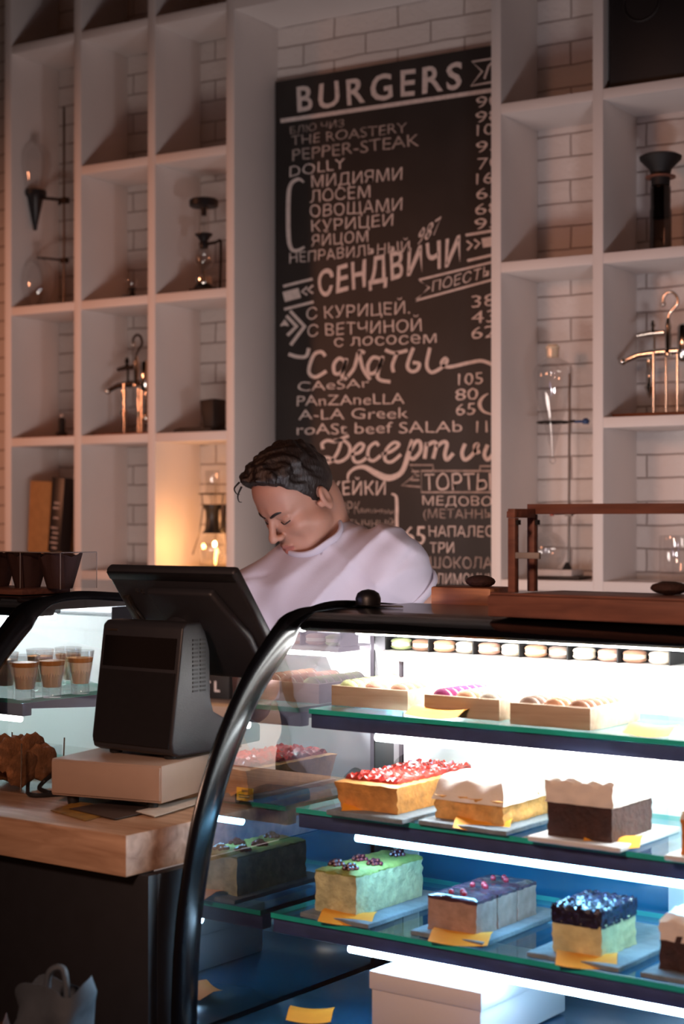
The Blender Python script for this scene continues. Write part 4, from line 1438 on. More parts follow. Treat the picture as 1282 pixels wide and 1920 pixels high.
# --- two lever brewers: curved hook, arms with knobs, hanging spouts, thin legs
def brewer(o, label, top, mats, s=1.0, mirror=1):
    e = empty('lever_brewer', label, 'coffee brewer', o, 0, 'lever brewers')
    C_, D_ = mats
    hb = top * .50                      # height of the main arm
    for x, y in ((0, -.03), (0.012, .035), (.055, 0)):
        part('leg', MB().tube([(x * s, y, .0), (x * s, y, hb)], .0042, 10), M[C_], e)
    part('main_arm', MB().tube([(-.085 * s, -.01, hb - .018), (-.05 * s, -.008, hb - .004), (0, 0, hb + .002), (.075 * s, 0, hb + .004)], [.008, .009, .011, .010], 12), M[D_], e)
    part('knob', MB().ball((-.092 * s, -.012, hb - .020), .012, 16), M[C_], e)
    part('upper_arm', MB().tube([(-.055 * s, 0, hb + .055), (-.02 * s, 0, hb + .060), (.02 * s, 0, hb + .060)], [.006, .008, .007], 12).lathe([(.010, hb + .060), (.005, hb + .075), (.009, hb + .082), (.004, hb + .096)], (-.012 * s, 0, 0), 14), M[D_], e)
    part('bridge', MB().tube([(-.008 * s, 0, hb), (-.008 * s, 0, hb + .060)], .004, 8), M[D_], e)
    part('column', MB().lathe([(.012, hb - .012), (.014, hb), (.009, hb + .010), (.011, hb + .05), (.008, hb + .06), (.010, hb + .075), (.005, hb + .10)], (.030 * s, 0, 0), 18), M[C_], e)
    part('cylinder', MB().lathe([(.010, hb - .03), (.018, hb - .02), (.018, hb + .072), (.010, hb + .082)], (.072 * s, .0, 0), 20), M[C_], e)
    th = top
    h0 = hb + .10
    hk = spline([(.030 * s, 0, h0), (.036 * s, 0, h0 + (th - h0) * .22), (.056 * s, 0, h0 + (th - h0) * .55), (.050 * s, 0, h0 + (th - h0) * .88), (.034 * s, 0, th), (.018 * s, 0, h0 + (th - h0) * .85), (.016 * s, 0, h0 + (th - h0) * .58)], 8)
    part('hook', MB().tube(hk, .0045, 10), M[D_], e)
    part('hook_ball', MB().ball((.016 * s, 0, h0 + (th - h0) * .55), .008, 12), M[C_], e)
    part('spout', MB().lathe([(.002, hb - .135), (.009, hb - .115), (.016, hb - .100), (.005, hb - .085), (.004, hb - .06), (.010, hb - .040), (.010, hb - .022), (.004, hb - .015)], (-.018 * s, -.012, 0), 16), M[C_], e)
    part('drip_tap', MB().lathe([(.003, hb - .14), (.010, hb - .128), (.010, hb - .110), (.004, hb - .10), (.004, hb - .03)], (.090 * s, -.02, 0), 14), M[C_], e)
    return e


o = cell(243, 812, 1.759, 4.60)
brewer(o, 'dark lever coffee brewer with a question-mark hook, left of the chalkboard', at_y(255, 628, 4.6).z - o.z, ('chrome', 'dark_steel'), 1.0)
o = cell(1232, 775, 1.7632, 4.60)
brewer(o, 'shiny chrome lever coffee brewer with knobbed arms, right of the chalkboard', at_y(1248, 548, 4.6).z - o.z, ('chrome', 'chrome'), 1.12)

# --- third column: black scale tray with an upright wedge
o = cell(380, 806, 1.75, 4.56)
t = empty('black_scale', 'flat black tray with an upright black wedge, in the cell beside the chalkboard', 'scale', o)
part('tray', MB().prism([(-.095, 0), (.072, 0), (.072, .014), (-.060, .016), (-.085, .010)], 'y', -.05, .05), M['rubber'], t, bevel=.002)
part('wedge', MB().prism([(.028, .0145), (.072, .0145), (.072, .112), (.012, .108)], 'y', -.035, .035), M['rubber'], t, bevel=.003)

# --- bottom row, first column: two boxes leaning in the corner
o = cell(98, 1050, 1.27, 4.62)
hgt = at_y(98, 905, 4.62).z - 1.27
kb = solo('kraft_box', MB().box(-.055, .050, -.07, .07, 0, hgt), M['kraft'], 'tall kraft cardboard box leaning in the bottom left cell', 'box', (o.x + .012, 4.60, 1.2737), bevel=.002)
kb.rotation_euler = (0, R(3), 0)
t = empty('black_box', 'tall black box with white print beside the kraft box', 'box', (o.x + .096, 4.545, 1.2705))
t.rotation_euler = (0, R(5), 0)
part('carton', MB().box(-.030, .028, -.03, .03, 0.002, hgt + .015), M['black'], t, bevel=.001)
pr_ = MB()
for k in range(12):
    z = .04 + .018 * k
    if k in (7, 9):
        continue
    pr_.box(-.020 + .004 * (k % 3), .012 + .003 * (k % 2), -.0312, -.0304, z, z + .007)
part('print', pr_, M['chalk_dim'], t)

# --- bottom row, third column: hourglass brewer over a glowing burner
YS = 4.60
o = cell(398, 1066, 1.27, YS)
Q = lambda px, py: rel(o, px, py, YS)
hz = lambda py: Q(398, py).z
hb_ = empty('halogen_siphon', 'siphon brewer with a black hourglass collar, glowing orange inside its flask', 'coffee brewer', o)
part('foot', MB().box(-.052, .045, -.04, .04, 0, .018), M['rubber'], hb_, bevel=.002)
part('lower_flask', MB().lathe([(.012, .020), (.030, .024), (.046, hz(1035)), (.046, hz(1022)), (.036, hz(1010)), (.016, hz(1001))], n=32, cap=False), M['flask'], hb_)
part('collar', MB().lathe([(.036, hz(1000)), (.026, hz(993)), (.022, hz(974)), (.024, hz(958)), (.034, hz(950)), (.034, hz(946))], n=28), M['black'], hb_)
part('handle', MB().prism([(.038, hz(995)), (.056, hz(1000)), (.052, hz(974)), (.056, hz(946)), (.040, hz(950)), (.044, hz(974))], 'y', -.01, .01), M['black'], hb_, bevel=.001)
part('upper_tube', MB().lathe([(.008, hz(946)), (.010, hz(935)), (.026, hz(922)), (.027, hz(882))], n=28, cap=False), M['flask'], hb_)
part('ring', MB().tube([(.046 * math.cos(a), .046 * math.sin(a), hz(926)) for a in [2 * PI * k / 28 for k in range(28)]], .0028, 8, closed=True), M['steel'], hb_)
wire = MB()
for s_ in (-1, 1):
    wire.tube([(.046 * s_, 0, hz(926)), (.040 * s_, 0, hz(950)), (.056 * s_, 0, hz(1000)), (.085 * s_ if s_ < 0 else .06, 0, hz(1040))], .0022, 8)
part('wire_frame', wire, M['steel'], hb_)
bl_ = part('burner_bulb', MB().ball((.010, 0, hz(1020)), (.007, .007, .010), 14), M['filament'], hb_, label='glowing orange burner bulb')
lamp('burner_glow', 'POINT', (o.x - .015, YS - .055, o.z + hz(1022)), (0, 0, 0), 1.6, (1.0, 0.42, 0.12), 0.02)

# --- right unit: tall stand with pear funnel and round flask in the double cell
YS = 4.61
o = cell(1066, 1086, 1.27, YS)
Q = lambda px, py: rel(o, px, py, YS)
st2 = empty('lab_stand', 'laboratory stand with a ring and blue knob, right of the chalkboard', 'lab stand', o)
part('base_plate', MB().box(-.095, .055, -.05, .05, .001, .010), M['dark_steel'], st2, bevel=.001)
part('base_top', MB().box(-.090, .030, -.045, .045, .0103, .030), M['grey_base'], st2, bevel=.002)
part('rod', MB().tube([(0, 0, .0303), (0.003, 0, Q(1069, 700).z)], .0038, 10), M['steel'], st2)
part('rod_cone', MB().lathe([(.016, .0303), (.004, .052)], (0, -.012, 0), 16), M['rubber'], st2)
rc = Q(1037, 792)
part('ring', MB().tube([(rc.x + .048 * math.cos(a), .048 * math.sin(a) - .0, rc.z) for a in [2 * PI * k / 32 for k in range(32)]], .0032, 8, closed=True).tube([(rc.x + .05, 0, rc.z), (.02, 0, rc.z + .002)], .0042, 8), M['dark_steel'], st2)
k_ = Q(1098, 790)
part('knob', MB().tube([(.020, 0, k_.z), (k_.x - .006, 0, k_.z)], .004, 8).lathe([(.001, -.008), (.009, -.008), (.012, .002), (.006, .009), (.001, .010)], (k_.x, 0, k_.z), 14), M['blue'], st2)
a = Q(1040, 963)
part('clamp', MB().tube([(a.x, 0, a.z), (.020, 0, a.z + .002)], .0035, 8).box(-.010, .012, -.008, .008, a.z - .008, a.z + .010), M['steel'], st2)
part('clamp_clip', MB().box(a.x - .014, a.x - .004, -.008, .006, a.z - .007, a.z + .006), M['red'], st2, bevel=.001)
c = Q(1036, 866)
zz = lambda py: Q(1036, py).z - c.z
fn = empty('dropping_funnel', 'pear-shaped clear glass funnel in a ring, right of the chalkboard', 'funnel', (o.x + c.x, YS, o.z + c.z))
part('glass_bulb', MB().lathe([(.003, zz(858)), (.006, zz(848)), (.030, zz(790)), (.048, zz(752)), (.062, zz(712)), (.063, zz(696)), (.054, zz(682)), (.030, zz(674)), (.021, zz(670)), (.021, zz(655)), (.024, zz(653))], n=36, cap=False), M['flask'], fn)
part('stopper', MB().lathe([(.018, zz(670)), (.019, zz(655)), (.022, zz(651)), (.014, zz(646))], n=20), M['cream'], fn)
part('tip', MB().tube([(.009 * math.cos(a), 0, .004 + .009 * math.sin(a)) for a in [2 * PI * k / 18 for k in range(18)]], .0022, 8, closed=True), M['flask'], fn)
c = Q(1028, 1078)
fl2 = solo('round_flask', MB().lathe(flask_prof(.058, Q(1028, 962).z - .032, .017, .055), n=36, cap=False), M['flask'],
           'round clear glass flask on a pale base, right of the chalkboard', 'flask', (o.x + c.x - .004, YS - .002, o.z + .0305))

# --- far right column: plunger brewer, jar, loudspeaker
YS = 4.60
o = cell(1238, 469, 2.23, YS)
hz = lambda py: rel(o, 1238, py, YS).z
pl = empty('plunger_brewer', 'black plunger coffee maker with a wide funnel on top, right of the chalkboard', 'coffee maker', o)
part('foot', MB().lathe([(.036, 0), (.040, .003), (.040, .007), (.030, .009)], n=28), M['rubber'], pl)
M['smoke'] = thin_glass('smoked_plastic', (0.30, 0.28, 0.28), 1.5, 0.03)
part('chamber', MB().lathe([(.032, .009), (.032, hz(395)), (.030, hz(392)), (.030, hz(350))], n=32, cap=False), M['smoke'], pl)
part('plunger', MB().lathe([(.022, hz(410)), (.026, hz(408)), (.026, hz(352)), (.024, hz(350))], n=28), M['rubber'], pl)
part('funnel', MB().lathe([(.027, hz(348)), (.028, hz(330)), (.032, hz(318)), (.060, hz(300)), (.062, hz(294)), (.050, hz(290))], n=36), M['rubber'], pl)
part('flange', MB().lathe([(.030, hz(334)), (.044, hz(334)), (.044, hz(331)), (.030, hz(331))], n=28), M['tray_wood'], pl)

o = cell(1266, 1090, 1.27, 4.60)
solo('glass_jar', MB().lathe([(.001, .004), (.045, .003), (.048, .008), (.048, .125), (.046, .135)], n=36, cap=False).lathe([(.001, 0), (.046, 0), (.048, .004)], n=36, cap=False), M['flask'],
     'plain clear glass jar at the right edge, bottom row', 'jar', o)

sx = XR[1] + PITCH / 2
ls = empty('loudspeaker', 'black loudspeaker filling the dark cell at the top right', 'loudspeaker', (sx, 4.52, 2.7105))
part('cabinet', MB().box(-.140, .140, 0, .22, 0, .43), M['speaker'], ls, bevel=.004)
c = at_y(1203, 4, 4.52)
for (zz_, r_) in ((c.z - 2.71 + .0, .055),):
    part('woofer', MB().tube([(c.x - sx + r_ * math.cos(a), -.001, zz_ + r_ * math.sin(a)) for a in [2 * PI * k / 40 for k in range(40)]], .004, 8, closed=True), M['speaker_cone'], ls)
    part('cone', MB().prism([(c.x - sx + r_ * .9 * math.cos(a), zz_ + r_ * .9 * math.sin(a)) for a in [2 * PI * k / 32 for k in range(32)]], 'y', -.002, -.0003), M['speaker'], ls)


# ------------------------------------------------------------------ the barman
class Field:
    """distance field on a rectilinear grid, meshed with surface nets"""

    def __init__(s, xs, ys, zs):
        s.g = [np.asarray(a, np.float32) for a in (xs, ys, zs)]
        s.d = np.full([len(a) for a in s.g], 0.5, np.float32)

    def _sub(s, lo, hi):
        sl = []
        for a, l, h in zip(s.g, lo, hi):
            i0, i1 = np.searchsorted(a, l), np.searchsorted(a, h)
            if i1 <= i0:
                return None, None
            sl.append(slice(i0, i1))
        X, Y, Z = (s.g[0][sl[0]][:, None, None], s.g[1][sl[1]][None, :, None], s.g[2][sl[2]][None, None, :])
        return tuple(sl), (X, Y, Z)

    def _mix(s, sl, e, k, op):
        d = s.d[sl]
        if op == 'cut':
            e = -e
            h = np.clip(0.5 - 0.5 * (e - d) / -k if False else 0.5 + 0.5 * (e - d) / k, 0, 1)
            s.d[sl] = d + (e - d) * h + k * h * (1 - h)
        else:
            h = np.clip(0.5 + 0.5 * (d - e) / k, 0, 1)
            s.d[sl] = d + (e - d) * h - k * h * (1 - h)

    def ell(s, c, r, ax=None, k=0.02, op='add'):
        c = np.array(c, float)
        m = max(r) + 0.05
        sl, q = s._sub(c - m, c + m)
        if sl is None:
            return s
        ax = np.eye(3) if ax is None else np.array([list(a) for a in ax], float)
        P = [q[i] - c[i] for i in range(3)]
        L = [(ax[j][0] * P[0] + ax[j][1] * P[1] + ax[j][2] * P[2]) for j in range(3)]
        k0 = np.sqrt(sum((L[j] / r[j]) ** 2 for j in range(3)))
        k1 = np.sqrt(sum((L[j] / r[j] ** 2) ** 2 for j in range(3))) + 1e-9
        s._mix(sl, (k0 * (k0 - 1) / k1).astype(np.float32), k, op)
        return s

    def cone(s, a, b, ra, rb, k=0.02, op='add'):
        a, b = np.array(a, float), np.array(b, float)
        m = max(ra, rb) + 0.05
        sl, q = s._sub(np.minimum(a, b) - m, np.maximum(a, b) + m)
        if sl is None:
            return s
        ab = b - a
        P = [q[i] - a[i] for i in range(3)]
        t = np.clip((P[0] * ab[0] + P[1] * ab[1] + P[2] * ab[2]) / (ab @ ab), 0, 1)
        dd = np.sqrt(sum((P[i] - ab[i] * t) ** 2 for i in range(3)))
        s._mix(sl, (dd - (ra + (rb - ra) * t)).astype(np.float32), k, op)
        return s

    def grids(s):
        return s.g[0][:, None, None], s.g[1][None, :, None], s.g[2][None, None, :]

    def nets(s):
        d = s.d
        nx, ny, nz = d.shape
        neg = d < 0
        cnt = np.zeros((nx - 1, ny - 1, nz - 1), np.int8)
        for i in (0, 1):
            for j in (0, 1):
                for k in (0, 1):
                    cnt += neg[i:nx - 1 + i, j:ny - 1 + j, k:nz - 1 + k]
        cells = np.argwhere((cnt > 0) & (cnt < 8))
        acc = np.zeros((len(cells), 3))
        num = np.zeros(len(cells))
        I, J, K = cells.T
        cor = [(i, j, k) for i in (0, 1) for j in (0, 1) for k in (0, 1)]
        for a in range(8):
            for b in range(a + 1, 8):
                A, B = cor[a], cor[b]
                if sum(x != y for x, y in zip(A, B)) != 1:
                    continue
                da = d[I + A[0], J + A[1], K + A[2]].astype(float)
                db = d[I + B[0], J + B[1], K + B[2]].astype(float)
                m = (da < 0) != (db < 0)
                t = np.where(m, da / np.where(m, da - db, 1), 0)
                for ax in range(3):
                    idx = cells[:, ax]
                    pa, pb = s.g[ax][idx + A[ax]], s.g[ax][idx + B[ax]]
                    acc[:, ax] += np.where(m, pa + (pb - pa) * t, 0)
                num += m
        V = acc / num[:, None]
        vid = np.full((nx - 1, ny - 1, nz - 1), -1, np.int64)
        vid[I, J, K] = np.arange(len(cells))
        F = []
        for ax in range(3):
            sa = [slice(None)] * 3
            sb = [slice(None)] * 3
            sa[ax], sb[ax] = slice(0, -1), slice(1, None)
            ch = neg[tuple(sa)] != neg[tuple(sb)]
            e = np.argwhere(ch)
            o1, o2 = [q for q in range(3) if q != ax]
            e = e[(e[:, o1] > 0) & (e[:, o2] > 0) & (e[:, o1] < d.shape[o1] - 1) & (e[:, o2] < d.shape[o2] - 1)]
            fl = neg[tuple(e.T)]
            q = []
            for (p1, p2) in ((0, 0), (1, 0), (1, 1), (0, 1)):
                c = e.copy()
                c[:, o1] -= p1
                c[:, o2] -= p2
                q.append(vid[tuple(c.T)])
            q = np.stack(q, 1)
            flip = fl if ax != 1 else ~fl
            q[flip] = q[flip][:, ::-1]
            F.append(q)
        F = np.concatenate(F)
        return V, F[(F >= 0).all(1)]


def steps(*segs):
    """segs: (start, stop, step) joined"""
    out = [np.arange(a, b, s_) for a, b, s_ in segs]
    return np.concatenate(out)


def field_obj(name, F, mats, root, org, parent=None, smooth_it=2):
    V, Q = F.nets()
    Q = Q[:, ::-1]
    me = bpy.data.meshes.new(name)
    me.from_pydata([tuple(v) for v in (V - np.array(org))], [], [tuple(int(i) for i in q) for q in Q])
    for m in mats:
        me.materials.append(m)
    bm = bmesh.new()
    bm.from_mesh(me)
    for _ in range(smooth_it):
        bmesh.ops.smooth_vert(bm, verts=bm.verts[:], factor=0.5, use_axis_x=True, use_axis_y=True, use_axis_z=True)
    bmesh.ops.recalc_face_normals(bm, faces=bm.faces[:])
    for f in bm.faces:
        f.smooth = True
    bm.to_mesh(me)
    bm.free()
    return place(bpy.data.objects.new(name, me), parent)


HO = np.array(at_y(563, 937, 3.12))
az = np.array((-0.303, -0.946, 0)); az /= np.linalg.norm(az)
PT = R(38)
fv = math.cos(PT) * az + np.array((0, 0, -math.sin(PT)))
uv = math.sin(PT) * az + np.array((0, 0, math.cos(PT)))
lv = np.cross(uv, fv)
HA = (lv, fv, uv)
HS = 1.0


def H(l, f, u):
    return HO + HS * (lv * l + fv * f + uv * u)


SHL = np.array((-1.874, 3.20, 1.350)); SHR = np.array((-2.190, 3.105, 1.262))
NB = np.array((-2.035, 3.20, 1.385))
ELL_ = np.array((-1.775, 3.375, 1.155)); HANDL = np.array((-1.72, 3.10, 1.055))
ELR = np.array((-2.10, 2.985, 1.045)); 
HANDR = np.array(bar(-.215, .47, 1.215))
TX = (SHL - SHR) / np.linalg.norm(SHL - SHR)
TZ = np.array((-0.04, 0.07, -1.0)); TZ = -TZ / np.linalg.norm(TZ)
TY = np.cross(TZ, TX); TY /= np.linalg.norm(TY)
TZ = np.cross(TX, TY)
TA = (TX, TY, TZ)
MIDS = (SHL + SHR) / 2
HIP = np.array((-2.02, 3.27, 0.90))


def torso(F, o=0.0, k=0.05):
    F.ell(MIDS - TZ * .105 + TY * .010, (.150 + o, .106 + o, .175 + o), TA, k)
    F.ell(MIDS - TZ * .03 + TY * .015, (.142 + o, .082 + o, .085 + o), TA, k)
    F.ell((MIDS - TZ * .1) * .35 + HIP * .65 + np.array((0, 0, .06)), (.142 + o, .105 + o, .20 + o), TA, k)
    F.ell(HIP, (.160 + o, .112 + o, .13 + o), None, k)
    for S in (SHL, SHR):
        F.cone(NB - TZ * .008, S + TZ * .008, .048 + o, .038 + o, k)
        F.cone(S, S - TZ * .02, .048 + o, .050 + o, k)
    return F


def hand(F, wrist, fdir, palm_n, side, curl, k=0.006):
    """palm with four unequal bent fingers and a thumb"""
    fdir = fdir / np.linalg.norm(fdir)
    n = palm_n - fdir * (palm_n @ fdir)
    n /= np.linalg.norm(n)
    w = np.cross(n, fdir) * side        # towards the thumb
    pc = wrist + fdir * .052
    F.ell(pc, (.049, .039, .0145), (fdir, w, n), .012)
    for i, (ow, ln, r) in enumerate(((.028, .072, .0085), (.010, .080, .0088), (-.009, .075, .0084), (-.027, .058, .0074))):
        p = wrist + fdir * (.086 - .004 * abs(i - 1)) + w * ow
        a = 0.25
        d = fdir * math.cos(a * curl[i]) + n * math.sin(a * curl[i])
        for seg, fr in ((0, .45), (1, .30), (2, .25)):
            q = p + d * (ln * fr)
            F.cone(p, q, r * (1 - .08 * seg), r * (1 - .08 * (seg + 1)), k)
            p = q
            a += .42
            d = fdir * math.cos(a * curl[i]) + n * math.sin(a * curl[i])
    p = wrist + fdir * .026 + w * .026
    d1 = fdir * .72 + w * .62 + n * .32
    d1 /= np.linalg.norm(d1)
    q = p + d1 * .042
    F.cone(p, q, .013, .0105, .010)
    d2 = fdir * .93 + w * .28 + n * .25
    d2 /= np.linalg.norm(d2)
    F.cone(q, q + d2 * .030, .0102, .0085, k)


xs = steps((-2.36, -2.16, .005), (-2.16, -1.93, .0022), (-1.93, -1.56, .005))
ys = steps((2.44, 2.92, .0042), (2.92, 3.25, .0022), (3.25, 3.45, .006))
zs = steps((-.02, .80, .016), (.80, 1.34, .0045), (1.34, 1.68, .0022))
F = Field(xs, ys, zs)
torso(F)
F.cone(H(0, -.028, -.045), NB + np.array((0, -.01, -.02)), .053, .062, .03)
F.cone(H(0, -.050, -.02), NB + np.array((0, .02, -.01)), .045, .055, .03)
for S, E_, W_2 in ((SHL, ELL_, HANDL), (SHR, ELR, HANDR)):
    F.cone(S, E_, .050, .040, .03)
    wd = (W_2 - E_) / np.linalg.norm(W_2 - E_)
    F.cone(E_, E_ + (W_2 - E_) * .35, .040, .041, .015)
    F.cone(E_ + (W_2 - E_) * .35, W_2, .041, .027, .015)
hand(F, HANDL, np.array((-.35, -.9, -.25)), np.array((0, .2, -1.)), -1, (1, 1.1, 1.15, 1.2))
hand(F, HANDR, np.array((.15, -.95, .15)), np.array((0.1, -.1, -1.)), 1, (.35, 1.6, 1.8, 1.9))
for sx_ in (-1, 1):
    hipj = HIP + np.array((.085 * sx_, 0, -.03))
    kn = np.array((hipj[0] + .01 * sx_, hipj[1] - .02, .47))
    an = np.array((hipj[0] + .015 * sx_, hipj[1] + .03, .09))
    F.cone(hipj, kn, .085, .058, .04)
    F.cone(kn, an, .056, .040, .03)
    F.cone(an, an + np.array((.01 * sx_, -.14, -.05)), .042, .034, .03)
# head
F.ell(H(0, -.008, .052), (.072, .086, .082), HA, .02)
F.ell(H(0, .038, -.020), (.059, .055, .080), HA, .03)
F.ell(H(0, .048, .052), (.057, .043, .052), HA, .03)
for sg in (-1, 1):
    F.cone(H(.046 * sg, .010, -.050), H(.016 * sg, .072, -.098), .021, .016, .022)
    F.ell(H(.043 * sg, .058, -.018), (.022, .024, .020), HA, .02)
    F.cone(H(.012 * sg, .0865, .031), H(.044 * sg, .070, .031), .0115, .010, .012)
    F.cone(H(.052 * sg, .03, -.04), H(.03 * sg, .06, -.075), .018, .018, .03)
F.ell(H(0, .080, -.100), (.020, .016, .016), HA, .016)
F.ell(H(0, .076, -.062), (.029, .022, .026), HA, .018)
for sg in (-1, 1):
    F.ell(H(.031 * sg, .100, .008), (.019, .019, .0135), HA, .014, 'cut')
    F.ell(H(.032 * sg, .0735, .008), (.0148, .0140, .0130), HA, .004)
    F.cone(H(.019 * sg, .086, .0145), H(.045 * sg, .078, .0125), .0042, .0036, .004)
F.cone(H(0, .090, .020), H(0, .1150, -.020), .0072, .0085, .009)
F.cone(H(0, .1150, -.020), H(0, .117, -.024), .0092, .0092, .005)
for sg in (-1, 1):
    F.ell(H(.0115 * sg, .1035, -.0270), (.0075, .0100, .0070), HA, .006)
    F.ell(H(.0066 * sg, .1065, -.0350), (.0028, .0042, .0030), HA, .002, 'cut')
F.cone(H(-.015, .0945, -.0560), H(0, .1005, -.0545), .0050, .0058, .004)
F.cone(H(.015, .0945, -.0560), H(0, .1005, -.0545), .0050, .0058, .004)
F.cone(H(-.015, .0935, -.0685), H(0, .0990, -.0695), .0055, .0066, .004)
F.cone(H(.015, .0935, -.0685), H(0, .0990, -.0695), .0055, .0066, .004)
F.cone(H(-.022, .0935, -.0615), H(0, .1060, -.0615), .0012, .0012, .004, 'cut')
F.cone(H(.022, .0935, -.0615), H(0, .1060, -.0615), .0012, .0012, .004, 'cut')
for sg in (-1, 1):
    el = np.array(lv) * sg * .93 - np.array(fv) * .36
    el /= np.linalg.norm(el)
    ef = np.cross(uv, el)
    ec = H(.0745 * sg, -.012, -.002)
    F.ell(ec, (.0085, .0175, .0280), (el, ef, uv), .006)
    F.ell(ec + el * .010 + uv * .002, (.0075, .0110, .0205), (el, ef, uv), .004, 'cut')
    F.ell(ec + el * .001 - uv * .022, (.0065, .010, .011), (el, ef, uv), .005)
    F.cone(H(.069 * sg, .006, -.006), H(.071 * sg, .004, -.012), .006, .006, .005)
ORG = np.array((-2.02, 3.24, 0.0))
body = field_obj('person', F, [M['skin'], M['lips']], None, ORG)
body.location = ORG
tag(body, 'dark-haired young man in a white T-shirt bending over the till', 'person')
me = body.data
co = np.empty(len(me.polygons) * 3)
me.polygons.foreach_get('center', co)
co = co.reshape(-1, 3) + ORG - HO
L_, F_, U_ = co @ lv, co @ fv, co @ uv
lip = (np.abs(L_) < .0215) & (F_ > .088) & (U_ < -.0505) & (U_ > -.0775) & ((np.abs(U_ + .0615) + np.abs(L_) * .45) < .0145)
me.polygons.foreach_set('material_index', lip.astype(np.int32))
me.update()

# T-shirt
FS = Field(steps((-2.40, -1.58, .0055)), steps((2.88, 3.46, .0055)), steps((.80, 1.50, .0055)))
torso(FS, .016, .06)
ul = lambda S, E_, t: S + (E_ - S) * t
for S, E_ in ((SHL, ELL_), (SHR, ELR)):
    FS.cone(S - TZ * .004, ul(S, E_, .8), .056, .060 if S is SHL else .066, .03)
X, Y, Z = FS.grids()
fold = lambda t: (1 - np.abs(np.sin(t))) ** 2          # sharp creases
wr = -.0125 * fold(17 * X + 13 * Z + 1.5 * np.sin(9 * Z + 4 * Y)) * (.5 + .5 * np.sin(11 * Z + 5 * X + 1)) - .010 * fold(24 * (X * .6 - Z) + 1.6 * np.sin(13 * X)) * (.5 + .5 * np.cos(9 * X - 6 * Z)) + .003 * np.sin(60 * (X - Z * .6))
FS.d += wr.astype(np.float32)
# creases running from the armpits
for S, E_, sg in ((SHL, ELL_, 1), (SHR, ELR, -1)):
    ap = S - TZ * .085 - TX * .045 * sg - TY * .05
    for q in range(5):
        tip = ap + (-TX * sg * (.05 + .02 * q) + TZ * (.09 - .05 * q)) - TY * .055
        FS.cone(ap - TY * .06, tip, .006, .003, .012, 'cut')
# sleeve seams
for S, E_ in ((SHL, ELL_), (SHR, ELR)):
    n = (E_ - S) / np.linalg.norm(E_ - S)
    sd = (X - S[0]) * n[0] + (Y - S[1]) * n[1] + (Z - S[2]) * n[2]
    dist = np.sqrt((X - S[0]) ** 2 + (Y - S[1]) ** 2 + (Z - S[2]) ** 2)
    FS.d += (.004 * np.exp(-((sd + .012) / .005) ** 2) * (dist < .11)).astype(np.float32)
# sleeve hems
for S, E_, t in ((SHL, ELL_, .36), (SHR, ELR, .60)):
    n = (E_ - S) / np.linalg.norm(E_ - S)
    c = S + (E_ - S) * t
    side = (X - c[0]) * n[0] + (Y - c[1]) * n[1] + (Z - c[2]) * n[2]
    near = np.sqrt((X - c[0]) ** 2 + (Y - c[1]) ** 2 + (Z - c[2]) ** 2) < .16
    out = (X - c[0]) * (1 if S is SHL else -1) > -.075
    FS.d = np.where(near & out, np.maximum(FS.d, side.astype(np.float32)), FS.d)
# neckline
CN = np.array((-2.030, 3.150, 1.388)); nn = np.array((-.24, -.46, .86)); nn /= np.linalg.norm(nn)
side = (X - CN[0]) * nn[0] + (Y - CN[1]) * nn[1] + (Z - CN[2]) * nn[2]
rad = np.sqrt(np.maximum((X - CN[0]) ** 2 + (Y - CN[1]) ** 2 + (Z - CN[2]) ** 2 - side ** 2, 0))
hole = np.maximum(rad - .0640, -(side + .05)).astype(np.float32)
FS.d = np.maximum(FS.d, -hole)
FS.d = np.maximum(FS.d, (.835 - Z).astype(np.float32) + 0 * FS.d)
shirt = field_obj('t_shirt', FS, [M['shirt']], None, ORG, body, 2)
# ribbed collar following the neckline
ax1 = np.cross(nn, (0, 0, 1.0)); ax1 /= np.linalg.norm(ax1)
ax2 = np.cross(nn, ax1)
ring = []
for k in range(48):
    a = 2 * PI * k / 48
    dirv = ax1 * math.cos(a) + ax2 * math.sin(a)
    # height of the shirt surface along the neck hole
    best = 0.0
    for tt in np.linspace(.06, -.05, 60):
        p = CN + dirv * .0685 + nn * tt
        i = [int(np.clip(np.searchsorted(FS.g[q], p[q]), 0, len(FS.g[q]) - 1)) for q in range(3)]
        if FS.d[tuple(i)] < .003:
            best = tt
            break
    ring.append(best)
ring = np.array(ring)
for _ in range(6):
    ring = (np.roll(ring, 1) + 2 * ring + np.roll(ring, -1)) / 4
cp = [tuple(CN + (ax1 * math.cos(2 * PI * k / 48) + ax2 * math.sin(2 * PI * k / 48)) * .0675 + nn * (ring[k] - .001) - ORG) for k in range(48)]
part('collar', MB().tube(cp, .0105, 10, closed=True, sec=(.55, 1.0)), M['shirt'], body)
# cuff hems
for S, E_, t, nm in ((SHL, ELL_, .36, 'cuff'), (SHR, ELR, .60, 'cuff')):
    n = (E_ - S) / np.linalg.norm(E_ - S)
    c = S + (E_ - S) * t - n * .012
    a1 = np.cross(n, (0, 1, 0.2)); a1 /= np.linalg.norm(a1)
    a2 = np.cross(n, a1)
    part(nm, MB().tube([tuple(c + (.0615 if S is SHL else .0675) * (a1 * math.cos(2 * PI * k / 36) + a2 * math.sin(2 * PI * k / 36)) - ORG) for k in range(36)], .010, 10, closed=True, sec=(.4, 1.1)), M['shirt'], body)

